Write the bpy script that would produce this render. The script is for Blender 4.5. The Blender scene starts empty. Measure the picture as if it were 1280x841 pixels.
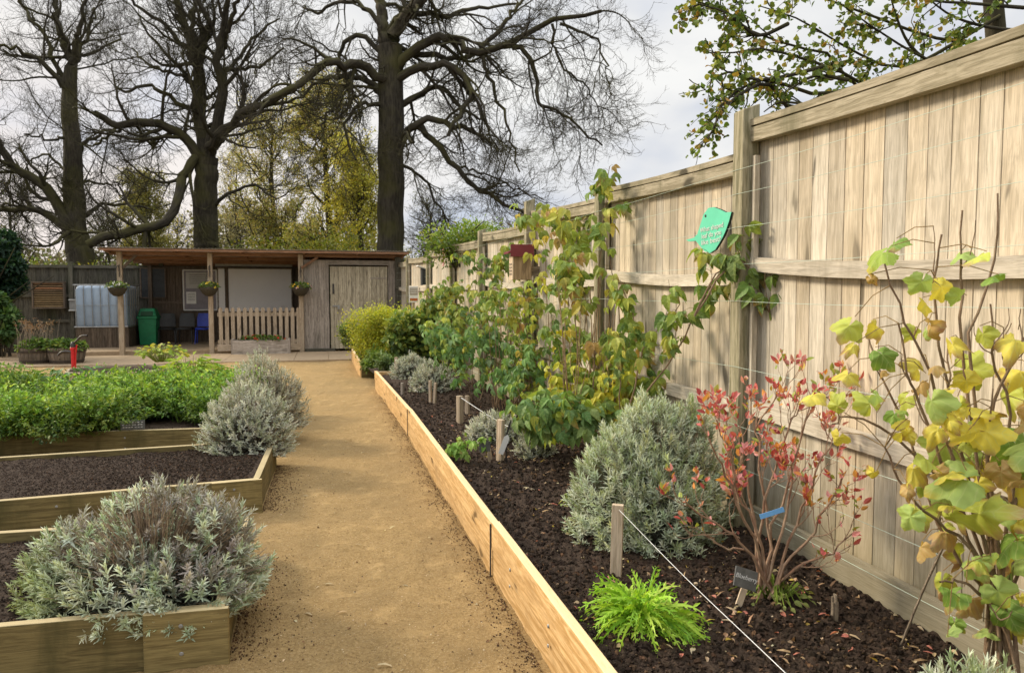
import bpy, math, random
import numpy as np
from mathutils import Vector, Matrix
random.seed(7)
SC = bpy.context.scene
COL = SC.collection
PI = math.pi
def nrm(v):
    v = np.asarray(v, float)
    return v/np.maximum(np.linalg.norm(v, axis=-1, keepdims=True), 1e-9)
# ------------------------------------------------------------------ survey helpers (photo points -> places in the garden)
F0, PX0, PY0, EYE = 900.0, 640.0, 420.5, 1.5
PH = math.atan(53.5/900)
def ray(px, py):
    x = (px-PX0)/F0; u = (PY0-py)/F0
    return np.array([x, math.cos(PH)+u*math.sin(PH), -math.sin(PH)+u*math.cos(PH)])
def G(px, py, h=0.0):
    r = ray(px, py); t = (h-EYE)/r[2]
    return np.array([0, 0, EYE])+r*t
def AT(px, py, Y):
    r = ray(px, py)
    return np.array([0, 0, EYE])+r*(Y/r[1])
# ------------------------------------------------------------------ noise
class Noise2:
    def __init__(s, seed):
        s.t = np.random.RandomState(seed).rand(256, 256)
    def __call__(s, x, y):
        xi = np.floor(x).astype(int); yi = np.floor(y).astype(int)
        fx = x-xi; fy = y-yi
        fx = fx*fx*(3-2*fx); fy = fy*fy*(3-2*fy)
        t = s.t; a = t[xi % 256, yi % 256]; b = t[(xi+1) % 256, yi % 256]
        c = t[xi % 256, (yi+1) % 256]; d = t[(xi+1) % 256, (yi+1) % 256]
        return (a*(1-fx)+b*fx)*(1-fy)+(c*(1-fx)+d*fx)*fy-.5
def fbm(x, y, seed, sc, octv=4):
    n = Noise2(seed); r = 0; a = 1.0
    for k in range(octv):
        r = r+a*n(x*sc+17*k, y*sc+31*k); sc *= 2.1; a *= .5
    return r
# ------------------------------------------------------------------ object bookkeeping
LOC = {}
def tag(o, label=None, cat=None, group=None, kind=None):
    if label: o['label'] = label
    if cat: o['category'] = cat
    if group: o['group'] = group
    if kind: o['kind'] = kind
    return o
def thing(name, label, cat, loc=(0, 0, 0), group=None):
    o = bpy.data.objects.new(name, None); COL.objects.link(o)
    o.location = loc; o.empty_display_size = .1
    LOC[o.name] = np.array(loc, float)
    return tag(o, label, cat, group)
class MB:
    def __init__(s):
        s.V = []; s.F = []; s.C = []; s.U = []; s.n = 0
    def add(s, V, F, C=(1, 1, 1), U=None):
        V = np.asarray(V, float).reshape(-1, 3)
        F = np.asarray(F, int)
        C = np.asarray(C, float)
        if C.ndim == 1: C = np.tile(C, (len(V), 1))
        s.V.append(V); s.F.append(F+s.n); s.C.append(C)
        s.U.append(V if U is None else np.asarray(U, float).reshape(-1, 3)); s.n += len(V)
        return s
    def box(s, c, size, R=None, col=1.0, ax=0, j=.08, taper=None):
        sx, sy, sz = size
        L = np.array([[x, y, z] for z in (-.5, .5) for y in (-.5, .5) for x in (-.5, .5)])*np.array([sx, sy, sz])
        if taper is not None: L[4:, :2] *= taper
        W = L @ np.asarray(R, float).T if R is not None else L
        W = W+np.asarray(c, float)
        o = [ax]+[a for a in range(3) if a != ax]
        U = L[:, o]+np.array([random.uniform(0, 50), random.uniform(0, 9), random.uniform(0, 9)])
        k = 1+random.uniform(-j, j)
        cc = np.array([col]*3 if np.isscalar(col) else col, float)*k
        s.add(W, [[0, 2, 3, 1], [4, 5, 7, 6], [0, 1, 5, 4], [2, 6, 7, 3], [0, 4, 6, 2], [1, 3, 7, 5]], cc, U)
        return s
    def plank(s, p0, p1, w, t, up=(0, 0, 1), col=1.0, j=.08):
        """box from p0 to p1; w = size along up, t = size along the third axis"""
        p0 = np.asarray(p0, float); p1 = np.asarray(p1, float)
        d = p1-p0; L = np.linalg.norm(d); d = d/L
        side = nrm(np.cross(np.asarray(up, float), d)); u = np.cross(d, side)
        return s.box((p0+p1)/2, (L, t, w), np.stack([d, side, u], 1), col, 0, j)
    def quad(s, pts, col=(1, 1, 1), U=None):
        return s.add(pts, [list(range(len(pts)))], col, U)
    def tubes(s, P, R, sides=5, C=(1, 1, 1), cap=False):
        P = np.asarray(P, float); R = np.asarray(R, float)
        if P.ndim == 2: P = P[None]; R = R[None]
        N, K, _ = P.shape
        T = np.gradient(P, axis=1); T = nrm(T)
        ref = np.where(np.abs(nrm(P[:, -1]-P[:, 0])[:, 2:3]) > .9, np.array([[1., .13, 0]]), np.array([[.07, .05, 1.]]))
        ref = np.repeat(ref[:, None], K, 1)
        A = nrm(np.cross(T, ref)); B = np.cross(T, A)
        th = np.arange(sides)*2*PI/sides
        ring = A[:, :, None]*np.cos(th)[None, None, :, None]+B[:, :, None]*np.sin(th)[None, None, :, None]
        V = P[:, :, None]+ring*R[:, :, None, None]
        seg = np.concatenate([np.zeros((N, 1)), np.cumsum(np.linalg.norm(np.diff(P, axis=1), axis=2), 1)], 1)
        off = np.random.rand(N, 1)*20
        U = np.zeros((N, K, sides, 3)); U[..., 0] = (seg+off)[:, :, None]
        U[..., 1] = np.cos(th)*R[:, :, None]; U[..., 2] = np.sin(th)*R[:, :, None]
        base = (np.arange(N)*K*sides)[:, None, None]+(np.arange(K-1)*sides)[None, :, None]
        a = base+np.arange(sides); b = base+(np.arange(sides)+1) % sides
        Fq = np.stack([a, b, b+sides, a+sides], -1).reshape(-1, 4)
        C = np.asarray(C, float)
        if C.ndim == 2: C = np.repeat(C, K*sides, 0)
        s.add(V, Fq, C, U)
        if cap:
            for n in range(N):
                s.add(V[n, -1], [list(range(sides))], C if C.ndim == 1 else C[0], U[n, -1])
                s.add(V[n, 0], [list(range(sides))[::-1]], C if C.ndim == 1 else C[0], U[n, 0])
        return s
    def lathe(s, prof, c, sides=20, col=(1, 1, 1)):
        prof = np.asarray(prof, float); K = len(prof)
        th = np.arange(sides)*2*PI/sides
        V = np.stack([prof[:, 0:1]*np.cos(th), prof[:, 0:1]*np.sin(th), np.repeat(prof[:, 1:2], sides, 1)], -1)+np.asarray(c, float)
        U = np.stack([np.repeat(prof[:, 1:2], sides, 1), np.tile(th, (K, 1)), np.tile(th*0, (K, 1))], -1)
        F = []
        for k in range(K-1):
            for i in range(sides):
                j = (i+1) % sides
                F.append([k*sides+i, k*sides+j, (k+1)*sides+j, (k+1)*sides+i])
        return s.add(V, F, col, U)
    def scatter(s, TV, TF, P, D, N, S, C):
        """copies of a template (length along y, normal z): at P, y->D, z~N, scale S (n,) or (n,3), colour C (n,3) or (n,tv,3)"""
        TV = np.asarray(TV, float); n = len(P)
        D = nrm(D); X = nrm(np.cross(D, N)); Z = np.cross(X, D)
        S = np.asarray(S, float)
        if S.ndim == 1: S = np.repeat(S[:, None], 3, 1)
        L = TV[None]*S[:, None, :]
        V = P[:, None]+L[..., 0:1]*X[:, None]+L[..., 1:2]*D[:, None]+L[..., 2:3]*Z[:, None]
        TF = np.asarray(TF, int)
        Fx = (TF[None]+(np.arange(n)*len(TV))[:, None, None]).reshape(-1, TF.shape[1])
        C = np.asarray(C, float)
        if C.ndim == 2: C = np.repeat(C[:, None], len(TV), 1)
        U = np.repeat(TV[None], n, 0).copy(); U[..., 2] = (np.random.rand(n)*10)[:, None]
        return s.add(V, Fx, C.reshape(-1, 3), U)
    def build(s, name, mat, parent=None, smooth=False, bevel=0, origin=None):
        V = np.concatenate(s.V)
        o0 = LOC[parent.name] if parent else (np.asarray(origin, float) if origin is not None else np.zeros(3))
        me = bpy.data.meshes.new(name)
        V = V-o0
        sizes = []; idx = []
        for f in s.F:
            if len(f) == 0: continue
            sizes.append(np.full(len(f), f.shape[1])); idx.append(f.ravel())
        sizes = np.concatenate(sizes); idx = np.concatenate(idx)
        me.vertices.add(len(V)); me.vertices.foreach_set('co', V.ravel().astype(np.float32))
        me.loops.add(len(idx)); me.loops.foreach_set('vertex_index', idx.astype(np.int32))
        me.polygons.add(len(sizes))
        me.polygons.foreach_set('loop_start', np.concatenate([[0], np.cumsum(sizes)[:-1]]).astype(np.int32))
        me.polygons.foreach_set('loop_total', sizes.astype(np.int32))
        me.polygons.foreach_set('use_smooth', np.full(len(sizes), bool(smooth)))
        C = np.concatenate(s.C); C = np.concatenate([np.clip(C, 0, 4), np.ones((len(C), 1))], 1)
        a = me.attributes.new('col', 'FLOAT_COLOR', 'POINT'); a.data.foreach_set('color', C.ravel().astype(np.float32))
        a = me.attributes.new('uvw', 'FLOAT_VECTOR', 'POINT'); a.data.foreach_set('vector', np.concatenate(s.U).ravel().astype(np.float32))
        me.update(calc_edges=True); me.validate()
        o = bpy.data.objects.new(name, me); COL.objects.link(o)
        if parent:
            o.parent = parent
            # a sub-part's parent part sits at its thing's origin, so offsets stay zero
            LOC[o.name] = o0
        else:
            o.location = o0; LOC[o.name] = np.array(o0, float)
        me.materials.append(mat)
        if bevel:
            b = o.modifiers.new('bevel', 'BEVEL'); b.width = bevel; b.segments = 2; b.limit_method = 'ANGLE'
        return o
# ------------------------------------------------------------------ materials
def mat(name):
    m = bpy.data.materials.new(name); m.use_nodes = True
    nt = m.node_tree; nt.nodes.clear()
    out = nt.nodes.new('ShaderNodeOutputMaterial')
    return m, nt, out
class NT:
    def __init__(s, nt): s.nt = nt
    def n(s, typ, ins=None, **kw):
        nd = s.nt.nodes.new('ShaderNode'+typ)
        for k, v in kw.items(): setattr(nd, k, v)
        for k, v in (ins or {}).items():
            if isinstance(v, bpy.types.NodeSocket): s.nt.links.new(v, nd.inputs[k])
            else:
                if isinstance(v, tuple) and len(v) == 3 and nd.inputs[k].type == 'RGBA': v = v+(1,)
                nd.inputs[k].default_value = v
        return nd
    def attr(s, name, out='Color'): return s.n('Attribute', attribute_name=name).outputs[out]
    def math(s, op, a, b=0.0, c=None, clamp=False):
        d = {0: a, 1: b}
        if c is not None: d[2] = c
        return s.n('Math', d, operation=op, use_clamp=clamp).outputs[0]
    def vmul(s, v, k): return s.n('VectorMath', {0: v, 1: k}, operation='MULTIPLY').outputs[0]
    def noise(s, vec, scale, detail=4, rough=.55, dist=0.0):
        return s.n('TexNoise', {'Vector': vec, 'Scale': scale, 'Detail': detail, 'Roughness': rough, 'Distortion': dist}).outputs[0]
    def mix(s, f, a, b, bt='MIX'):
        nd = s.nt.nodes.new('ShaderNodeMix'); nd.data_type = 'RGBA'; nd.blend_type = bt
        for i, v in ((0, f), (6, a), (7, b)):
            if isinstance(v, bpy.types.NodeSocket): s.nt.links.new(v, nd.inputs[i])
            else: nd.inputs[i].default_value = v if not isinstance(v, tuple) else (v+(1,) if len(v) == 3 else v)
        return nd.outputs[2]
    def ramp(s, f, lo, hi):
        return s.n('MapRange', {0: f, 1: lo, 2: hi, 3: 0.0, 4: 1.0}, interpolation_type='SMOOTHSTEP').outputs[0]
    def bump(s, h, st, dist=.01):
        return s.n('Bump', {'Height': h, 'Strength': st, 'Distance': dist}).outputs[0]
def wood(name, a, b, knot=.6, stain=(.16, .15, .09), stain_amt=.5, low_green=0.0, rough=.85, grain=1.0, bumpk=.5, edge=None):
    m, nt, out = mat(name); q = NT(nt)
    U = q.attr('uvw', 'Vector'); C = q.attr('col')
    wob = q.noise(q.vmul(U, (1.6, 9, 9)), 1.0, 3)
    Ug = q.n('VectorMath', {0: q.vmul(U, (1.3, 60*grain, 60*grain)), 1: q.n('CombineXYZ', {1: q.math('MULTIPLY', wob, 9.0), 2: q.math('MULTIPLY', wob, 6.0)}).outputs[0]}, operation='ADD').outputs[0]
    g = q.noise(Ug, 1.0, 5, .6)
    fine = q.noise(q.vmul(U, (9, 260, 260)), 1.0, 3, .6)
    vk = q.n('TexVoronoi', {'Vector': q.n('VectorMath', {0: q.vmul(U, (1.9, 7, 3)), 1: q.n('CombineXYZ', {0: wob, 1: wob}).outputs[0]}, operation='ADD').outputs[0], 'Scale': 1.0}).outputs['Distance']
    kn = q.math('SUBTRACT', 1.0, q.ramp(vk, .09, .19))
    ring = q.math('MULTIPLY', q.math('SUBTRACT', 1.0, q.ramp(vk, .12, .42)), q.math('ADD', .5, q.math('MULTIPLY', .5, q.math('SINE', q.math('MULTIPLY', vk, 75.0)))))
    c = q.mix(q.ramp(g, .36, .62), b, a)
    c = q.mix(q.math('MULTIPLY', ring, .45*knot), c, b)
    c = q.mix(q.math('MULTIPLY', kn, knot), c, tuple(x*.28 for x in b))
    c = q.mix(q.math('MULTIPLY', q.ramp(fine, .46, .72), .5), c, tuple(x*.5 for x in b))
    sm = q.noise(q.vmul(U, (1.1, 11, 5)), 1.0, 6, .7)
    c = q.mix(q.math('MULTIPLY', q.ramp(sm, .52, .68), stain_amt*.8), c, tuple(x*.8 for x in stain))
    pos = q.n('NewGeometry').outputs['Position']
    st = q.noise(q.vmul(pos, (3.5, 3.5, .8)), 1.0, 5, .65)
    c = q.mix(q.math('MULTIPLY', q.ramp(st, .48, .72), stain_amt), c, stain)
    if low_green:
        z = q.n('SeparateXYZ', {0: pos}).outputs[2]
        c = q.mix(q.math('MULTIPLY', q.math('SUBTRACT', 1.0, q.ramp(q.math('ADD', z, q.math('MULTIPLY', st, .5)), .35, 1.25)), low_green), c, (.15, .13, .055))
    if edge: c = q.mix(q.math('MULTIPLY', q.ramp(q.n('SeparateXYZ', {0: q.n('NewGeometry').outputs['True Normal']}).outputs[2], .5, .9), q.math('ADD', .45, q.math('MULTIPLY', g, .6))), c, edge)  # upward faces paler: bleached cut wood, with sunlight put into the colour
    c = q.mix(1.0, c, C, 'MULTIPLY')
    h = q.math('ADD', g, q.math('MULTIPLY', fine, .5))
    p = q.n('BsdfPrincipled', {'Base Color': c, 'Roughness': rough, 'Normal': q.bump(h, bumpk, .004)})
    p.inputs['Specular IOR Level'].default_value = .25
    nt.links.new(p.outputs[0], out.inputs[0]); return m
def paint(name, c, rough=.5, var=.12, metal=0.0, spec=.4, dirt=(.12, .1, .07), dirt_amt=.25, sc=9):
    m, nt, out = mat(name); q = NT(nt)
    pos = q.n('TexCoord').outputs['Object']
    n = q.noise(pos, sc, 5, .6); C = q.attr('col')
    cc = q.mix(q.ramp(n, .3, .7), tuple(x*(1-var) for x in c), tuple(min(1, x*(1+var)) for x in c))
    cc = q.mix(q.math('MULTIPLY', q.ramp(q.noise(pos, sc*2.3, 5, .7), .5, .8), dirt_amt), cc, dirt)
    cc = q.mix(1.0, cc, C, 'MULTIPLY')
    p = q.n('BsdfPrincipled', {'Base Color': cc, 'Roughness': rough, 'Metallic': metal, 'Normal': q.bump(q.noise(pos, sc*8, 3), .15, .003)})
    p.inputs['Specular IOR Level'].default_value = spec
    nt.links.new(p.outputs[0], out.inputs[0]); return m
def leafmat(name, trans=.3, vein=0.0, rough=.55, spec=.3, blotch=.3, gain=1.0):
    m, nt, out = mat(name); q = NT(nt)
    C = q.attr('col'); U = q.attr('uvw', 'Vector')
    pos = q.n('TexCoord').outputs['Object']
    n = q.noise(pos, 22, 3)
    c = q.mix(1.0, C, q.mix(n, tuple([gain*(1-blotch)]*3), tuple([gain*(1+blotch)]*3)), 'MULTIPLY')
    nor = None
    if vein:
        x, y, z = [q.n('SeparateXYZ', {0: U}).outputs[i] for i in range(3)]
        ax = q.math('ABSOLUTE', x)
        sv = q.math('SINE', q.math('ADD', q.math('MULTIPLY', q.math('SUBTRACT', y, q.math('MULTIPLY', ax, .9)), 27.0), q.math('MULTIPLY', q.noise(U, 4.0, 3), 5.0)))
        v = q.math('MAXIMUM', q.ramp(sv, .86, 1.0), q.math('SUBTRACT', 1.0, q.ramp(ax, .0, .02)))
        c = q.mix(q.math('MULTIPLY', v, vein), c, q.mix(.5, c, (.55, .6, .25)))
        bl = q.noise(q.vmul(U, (3.5, 3.5, 1)), 1.6, 4, .6)
        nor = q.bump(q.math('ADD', q.math('MULTIPLY', sv, .22), bl), .35, .004)
    d = {'Base Color': c, 'Roughness': rough}
    if nor is not None: d['Normal'] = nor
    p = q.n('BsdfPrincipled', d); p.inputs['Specular IOR Level'].default_value = spec
    t = q.n('BsdfTranslucent', {'Color': q.mix(1.0, c, (1.25, 1.2, .6), 'MULTIPLY')})
    mx = q.n('MixShader', {0: trans, 1: p.outputs[0], 2: t.outputs[0]})
    nt.links.new(mx.outputs[0], out.inputs[0]); return m
def bark(name, a, b, moss=(.07, .075, .02), moss_amt=.5, sc=1.0):
    m, nt, out = mat(name); q = NT(nt)
    U = q.attr('uvw', 'Vector'); C = q.attr('col')
    pos = q.n('TexCoord').outputs['Object']
    g = q.noise(q.vmul(U, (2.5*sc, 14*sc, 14*sc)), 1.0, 5, .65)
    c = q.mix(q.ramp(g, .3, .7), a, b)
    nz = q.n('SeparateXYZ', {0: q.n('NewGeometry').outputs['Normal']}).outputs[2]
    mo = q.math('MULTIPLY', q.ramp(q.math('ADD', q.noise(pos, .9*sc, 4), q.math('MULTIPLY', nz, .15)), .42, .68), moss_amt)
    c = q.mix(mo, c, moss); c = q.mix(1.0, c, C, 'MULTIPLY')
    p = q.n('BsdfPrincipled', {'Base Color': c, 'Roughness': .95, 'Normal': q.bump(g, .8, .03)})
    p.inputs['Specular IOR Level'].default_value = .15
    nt.links.new(p.outputs[0], out.inputs[0]); return m
def soilmat(name, a, b, scale, spec=.25, bump=.8, dist=.01, specks=.0, speck=(.3, .26, .2), big=.8, mid=0.0):
    m, nt, out = mat(name); q = NT(nt)
    pos = q.n('NewGeometry').outputs['Position']; C = q.attr('col')
    n1 = q.noise(pos, scale, 6, .7); n2 = q.noise(pos, big, 5, .6); n3 = q.noise(pos, scale*5, 4, .7)
    c = q.mix(q.ramp(n1, .3, .7), a, b)
    c = q.mix(q.math('MULTIPLY', q.ramp(n2, .40, .66), .6), c, tuple(x*.60 for x in a))
    c = q.mix(q.math('MULTIPLY', q.ramp(n3, .45, .75), .35), c, tuple(x*.45 for x in a))
    if mid: c = q.mix(q.math('MULTIPLY', q.ramp(q.noise(pos, 13, 6, .75), .48, .66), mid), c, b); c = q.mix(q.math('MULTIPLY', q.ramp(q.noise(pos, 5, 5, .7), .52, .68), mid), c, tuple(x*1.15 for x in a))
    if specks:
        v = q.n('TexVoronoi', {'Vector': pos, 'Scale': scale*3}); 
        r = q.n('SeparateColor', {0: v.outputs['Color']}).outputs[0]
        k = q.math('MULTIPLY', q.math('GREATER_THAN', r, .90), q.math('SUBTRACT', 1.0, q.ramp(v.outputs['Distance'], .2, .4)))
        c = q.mix(q.math('MULTIPLY', k, specks), c, speck)
        v = q.n('TexVoronoi', {'Vector': pos, 'Scale': scale*2.1})
        r = q.n('SeparateColor', {0: v.outputs['Color']}).outputs[1]
        k = q.math('MULTIPLY', q.math('GREATER_THAN', r, .92), q.math('SUBTRACT', 1.0, q.ramp(v.outputs['Distance'], .15, .35)))
        c = q.mix(q.math('MULTIPLY', k, specks), c, tuple(x*.3 for x in a))
    c = q.mix(1.0, c, C, 'MULTIPLY')
    h = q.math('ADD', n1, q.math('MULTIPLY', n3, .5))
    p = q.n('BsdfPrincipled', {'Base Color': c, 'Roughness': .9, 'Normal': q.bump(h, bump, dist)})
    p.inputs['Specular IOR Level'].default_value = spec
    nt.links.new(p.outputs[0], out.inputs[0]); return m

M = {}
M['fence'] = wood('pale_fence_wood', (.72, .645, .52), (.53, .465, .36), 1.0, (.37, .325, .24), .75, .7)
M['rail'] = wood('fence_rail_wood', (.46, .40, .285), (.28, .24, .155), 1.0, (.17, .155, .09), .85, .3)
M['fence_post'] = wood('fence_post_wood', (.44, .39, .265), (.22, .20, .115), .6, (.10, .105, .05), .85, .4)
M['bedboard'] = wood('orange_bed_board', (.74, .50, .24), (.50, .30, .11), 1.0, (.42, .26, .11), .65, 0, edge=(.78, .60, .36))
M['shaded_board'] = wood('shaded_bed_board', (.21, .165, .068), (.12, .09, .036), .6, (.075, .065, .024), .85, 0, edge=(.52, .42, .24))  # darkened so that shade on the board fronts is part of the colour
M['shed'] = wood('grey_shed_wood', (.42, .365, .31), (.23, .195, .16), .5, (.15, .13, .10), .5, 0, grain=.7)
M['darkfence'] = wood('dark_fence_wood', (.12, .11, .085), (.055, .05, .038), .5, (.05, .055, .028), .7, 0, grain=.7)
M['wall_in'] = wood('brown_shelter_boards', (.17, .13, .095), (.09, .066, .046), .5, (.06, .05, .035), .5, 0, grain=.7)
M['pale'] = wood('pale_new_wood', (.50, .40, .29), (.32, .245, .165), .5, (.26, .21, .14), .4, 0)
M['rust'] = wood('brown_roof_timber', (.34, .19, .115), (.19, .10, .055), .4, (.16, .09, .05), .5, 0)
M['barrel'] = wood('barrel_staves', (.20, .16, .12), (.10, .08, .06), .3, (.06, .055, .045), .5, 0)
M['leaf'] = leafmat('leaf', .32, .6)
M['leafs'] = leafmat('leaf_small', .3, 0)
M['silver'] = leafmat('silver_leaf', .15, 0, .75, .15, .18)
M['bark'] = bark('tree_bark', (.030, .026, .020), (.078, .067, .050), (.085, .080, .022), .6)
M['stem'] = bark('twig_bark', (.20, .13, .08), (.38, .27, .18), (.20, .18, .08), .2, 6)
M['redstem'] = bark('red_twig', (.30, .17, .11), (.52, .38, .26), (.32, .15, .1), .25, 6)
M['dry'] = bark('dry_stem', (.24, .19, .14), (.42, .34, .25), (.2, .18, .1), .2, 6)
M['soil'] = soilmat('dark_soil', (.075, .050, .034), (.030, .020, .014), 45, .2, 1.0, .012, .5, (.17, .12, .085), 2.2)
M['sand'] = soilmat('path_sand', (.48, .33, .148), (.27, .175, .068), 75, .2, 1.0, .014, .9, (.70, .58, .40), 1.6, mid=.5)
M['pave'] = soilmat('pale_paving', (.40, .30, .19), (.29, .21, .13), 14, .25, .3, .004, .2, (.42, .36, .28), .6)
M['earth'] = soilmat('rough_ground', (.09, .085, .04), (.05, .05, .022), 2, .2, .6, .05, 0, big=.1)
M['wire'] = paint('green_wire', (.50, .60, .50), .5, .1, 0, .4, dirt_amt=0)
M['string'] = paint('white_string', (.75, .76, .74), .7, .05, 0, .2, dirt_amt=0)
M['mint'] = paint('mint_green_board', (.13, .62, .40), .45, .05, 0, .4, dirt_amt=.05)
M['mintedge'] = paint('dark_sign_edge', (.03, .05, .045), .6)
M['white'] = paint('white_paint', (.72, .71, .68), .4, .04, dirt_amt=.08, sc=2)
M['screen'] = paint('whiteboard_face', (.93, .92, .90), .3, .03, dirt_amt=.04, sc=1.5)
M['black'] = paint('black_board', (.028, .032, .034), .5, .2, dirt_amt=.2, dirt=(.08, .08, .08))
M['slate'] = paint('slate', (.10, .10, .095), .6, .25, dirt_amt=.3, dirt=(.17, .16, .14), sc=30)
M['chalk'] = paint('chalk', (.6, .6, .58), .9, .1, dirt_amt=0)
M['grey'] = paint('grey_metal', (.30, .30, .29), .45, .15, .4)
M['lilac'] = paint('grey_notice_felt', (.27, .25, .27), .9, .1, dirt_amt=.1)
M['green'] = paint('green_bin_plastic', (.012, .21, .085), .4, .12, dirt_amt=.15)
M['blue'] = paint('blue_plastic', (.02, .05, .42), .35, .1, dirt_amt=.05)
M['dkplastic'] = paint('dark_plastic', (.035, .036, .036), .4, .15)
M['red'] = paint('red_paint', (.52, .015, .02), .4, .12, dirt_amt=.2)
M['maroon'] = paint('maroon_paint', (.20, .035, .045), .45, .12, dirt_amt=.15)
M['iron'] = paint('dark_iron', (.05, .045, .042), .5, .3, .3)
M['tank'] = paint('white_tank_plastic', (.36, .46, .58), .35, .06, 0, .5, dirt=(.22, .27, .31), dirt_amt=.35, sc=3)
M['bluetag'] = paint('blue_label', (.16, .40, .75), .4, .05, dirt_amt=0)
M['paper'] = paint('paper', (.62, .61, .57), .7, .05, dirt_amt=.05)
M['pink'] = paint('pink_strip', (.62, .16, .17), .5, .1)
M['wicker'] = paint('basket_lining', (.055, .045, .028), .9, .35, sc=40)
M['roof'] = paint('corrugated_roof', (.35, .30, .25), .6, .15, 0)

# ------------------------------------------------------------------ world, sun, camera
w = bpy.data.worlds.new('World'); SC.world = w; w.use_nodes = True
q = NT(w.node_tree); w.node_tree.nodes.clear()
S_AZ = math.radians(157); S_EL = math.radians(29)
SUN = np.array([math.cos(S_AZ)*math.cos(S_EL), math.sin(S_AZ)*math.cos(S_EL), math.sin(S_EL)])
sky = q.n('TexSky', sky_type='NISHITA', sun_disc=False, sun_elevation=S_EL, sun_rotation=math.atan2(SUN[0], SUN[1]), air_density=1.0, dust_density=2.0)
gen = q.n('TexCoord').outputs['Generated']
nz = q.noise(q.vmul(gen, (1.6, 1.6, 4.2)), 1.5, 6, .55, .4)
z = q.n('SeparateXYZ', {0: gen}).outputs[2]; x = q.n('SeparateXYZ', {0: gen}).outputs[0]
cloud = q.mix(q.ramp(nz, .36, .66), (.74, .75, .77), (.88, .88, .865))
warm = q.math('MULTIPLY', q.math('SUBTRACT', 1.0, q.ramp(z, .02, .45)), q.math('SUBTRACT', 1.0, q.ramp(x, -.55, .1)))
cloud = q.mix(q.math('MULTIPLY', warm, .8), cloud, (.93, .83, .77))
skyc = q.mix(1.0, sky.outputs[0], (.09, .09, .09), 'MULTIPLY')
blue = q.mix(.75, skyc, (.62, .67, .80))
fin = q.mix(q.ramp(q.noise(q.vmul(gen, (1.2, 1.2, 2.6)), 2.3, 4, .5), .29, .50), blue, cloud)
zen = q.math('ADD', 1.0, q.math('MULTIPLY', q.ramp(z, .42, .95), 1.55))
fin = q.n('VectorMath', {0: fin, 3: zen}, operation='SCALE').outputs[0]
bg = q.n('Background', {'Color': fin, 'Strength': 1.08})
ow = q.n('OutputWorld', {0: bg.outputs[0]})
sd = bpy.data.lights.new('sun', 'SUN'); sd.energy = 3.8; sd.angle = math.radians(12); sd.color = (1.0, .86, .66)
so = bpy.data.objects.new('sun', sd); COL.objects.link(so); so.location = (-8, 4, 9)
so.rotation_euler = Vector(SUN).to_track_quat('Z', 'Y').to_euler()
cd = bpy.data.cameras.new('camera'); co = bpy.data.objects.new('camera', cd); COL.objects.link(co)
co.location = (0, 0, EYE); co.rotation_euler = (PI/2-PH, 0, 0)
cd.sensor_width = 36; cd.lens = 900/1280*36; cd.clip_end = 3000; cd.clip_start = .05
cd.dof.use_dof = True; cd.dof.focus_distance = 3.6; cd.dof.aperture_fstop = 7.0
SC.camera = co
SC.view_settings.view_transform = 'Standard'; SC.view_settings.look = 'None'; SC.view_settings.exposure = 0
SC.cycles.max_bounces = 6; SC.cycles.diffuse_bounces = 3; SC.cycles.transparent_max_bounces = 4
SC.cycles.use_denoising = True; SC.cycles.caustics_reflective = False; SC.cycles.caustics_refractive = False

# ------------------------------------------------------------------ leaf templates (y = length, z = normal)
def t_blade(bend=.12):
    return ([[-.09, 0, 0], [.09, 0, 0], [.12, .5, bend], [-.12, .5, bend], [.02, 1, bend*.4], [-.02, 1, bend*.4]], [[0, 1, 2, 3], [3, 2, 4, 5]])
def t_leaf(wd=.36, fold=.12, droop=.18):
    ys = [0, .18, .45, .75, 1.0]; ws = [.02, .7, 1, .62, .02]
    V = []
    for y, ww in zip(ys, ws):
        zc = -droop*y*y
        V += [[-ww*wd, y, zc+fold*ww], [0, y, zc], [ww*wd, y, zc+fold*ww]]
    Fc = []
    for k in range(4):
        Fc += [[3*k, 3*k+1, 3*k+4, 3*k+3], [3*k+1, 3*k+2, 3*k+5, 3*k+4]]
    return V, Fc
def t_diamond(wd=.3):
    return [[0, 0, 0], [wd, .45, .08], [0, 1, -.06], [-wd, .45, .08]], [[0, 1, 2, 3]]
def t_lobed(seed=1, lobes=5, cup=.12):
    """palmate leaf of a currant or maple: five toothed lobes, radial grid"""
    r = np.random.RandomState(seed); n = 40
    th = np.linspace(-PI*.93, PI*.93, n)
    rad = .36+.30*np.exp(-(th/.40)**2)+.20*(np.exp(-((th-1.15)/.42)**2)+np.exp(-((th+1.15)/.42)**2))+.08*(np.exp(-((th-2.1)/.4)**2)+np.exp(-((th+2.1)/.4)**2))
    rad += .022*np.where(np.arange(n) % 2, 1, -1)*(.4+.6*r.rand(n))
    rad *= 1-.22*(np.abs(th)/PI)**3
    V = []; rings = [.0, .38, .72, 1.0]
    ph = r.rand()*6
    for k, s in enumerate(rings):
        for t, R in zip(th, rad):
            x = math.sin(t)*R*s; y = .34+math.cos(t)*R*s
            zz = cup*(s*s)*math.cos(2*t+ph)*.9-.12*s*s+.05*math.sin(5*t)*s
            V.append([x, y, zz])
    Fc = []
    for k in range(3):
        for i in range(n-1):
            Fc.append([k*n+i, k*n+i+1, (k+1)*n+i+1, (k+1)*n+i])
    return np.array(V), Fc
BL = t_blade(); LF = t_leaf(); DI = t_diamond(); LFN = t_leaf(.24, .1, .25); RASP = t_leaf(.33, .16, .55); LOB = [t_lobed(k) for k in range(5)]
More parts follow.
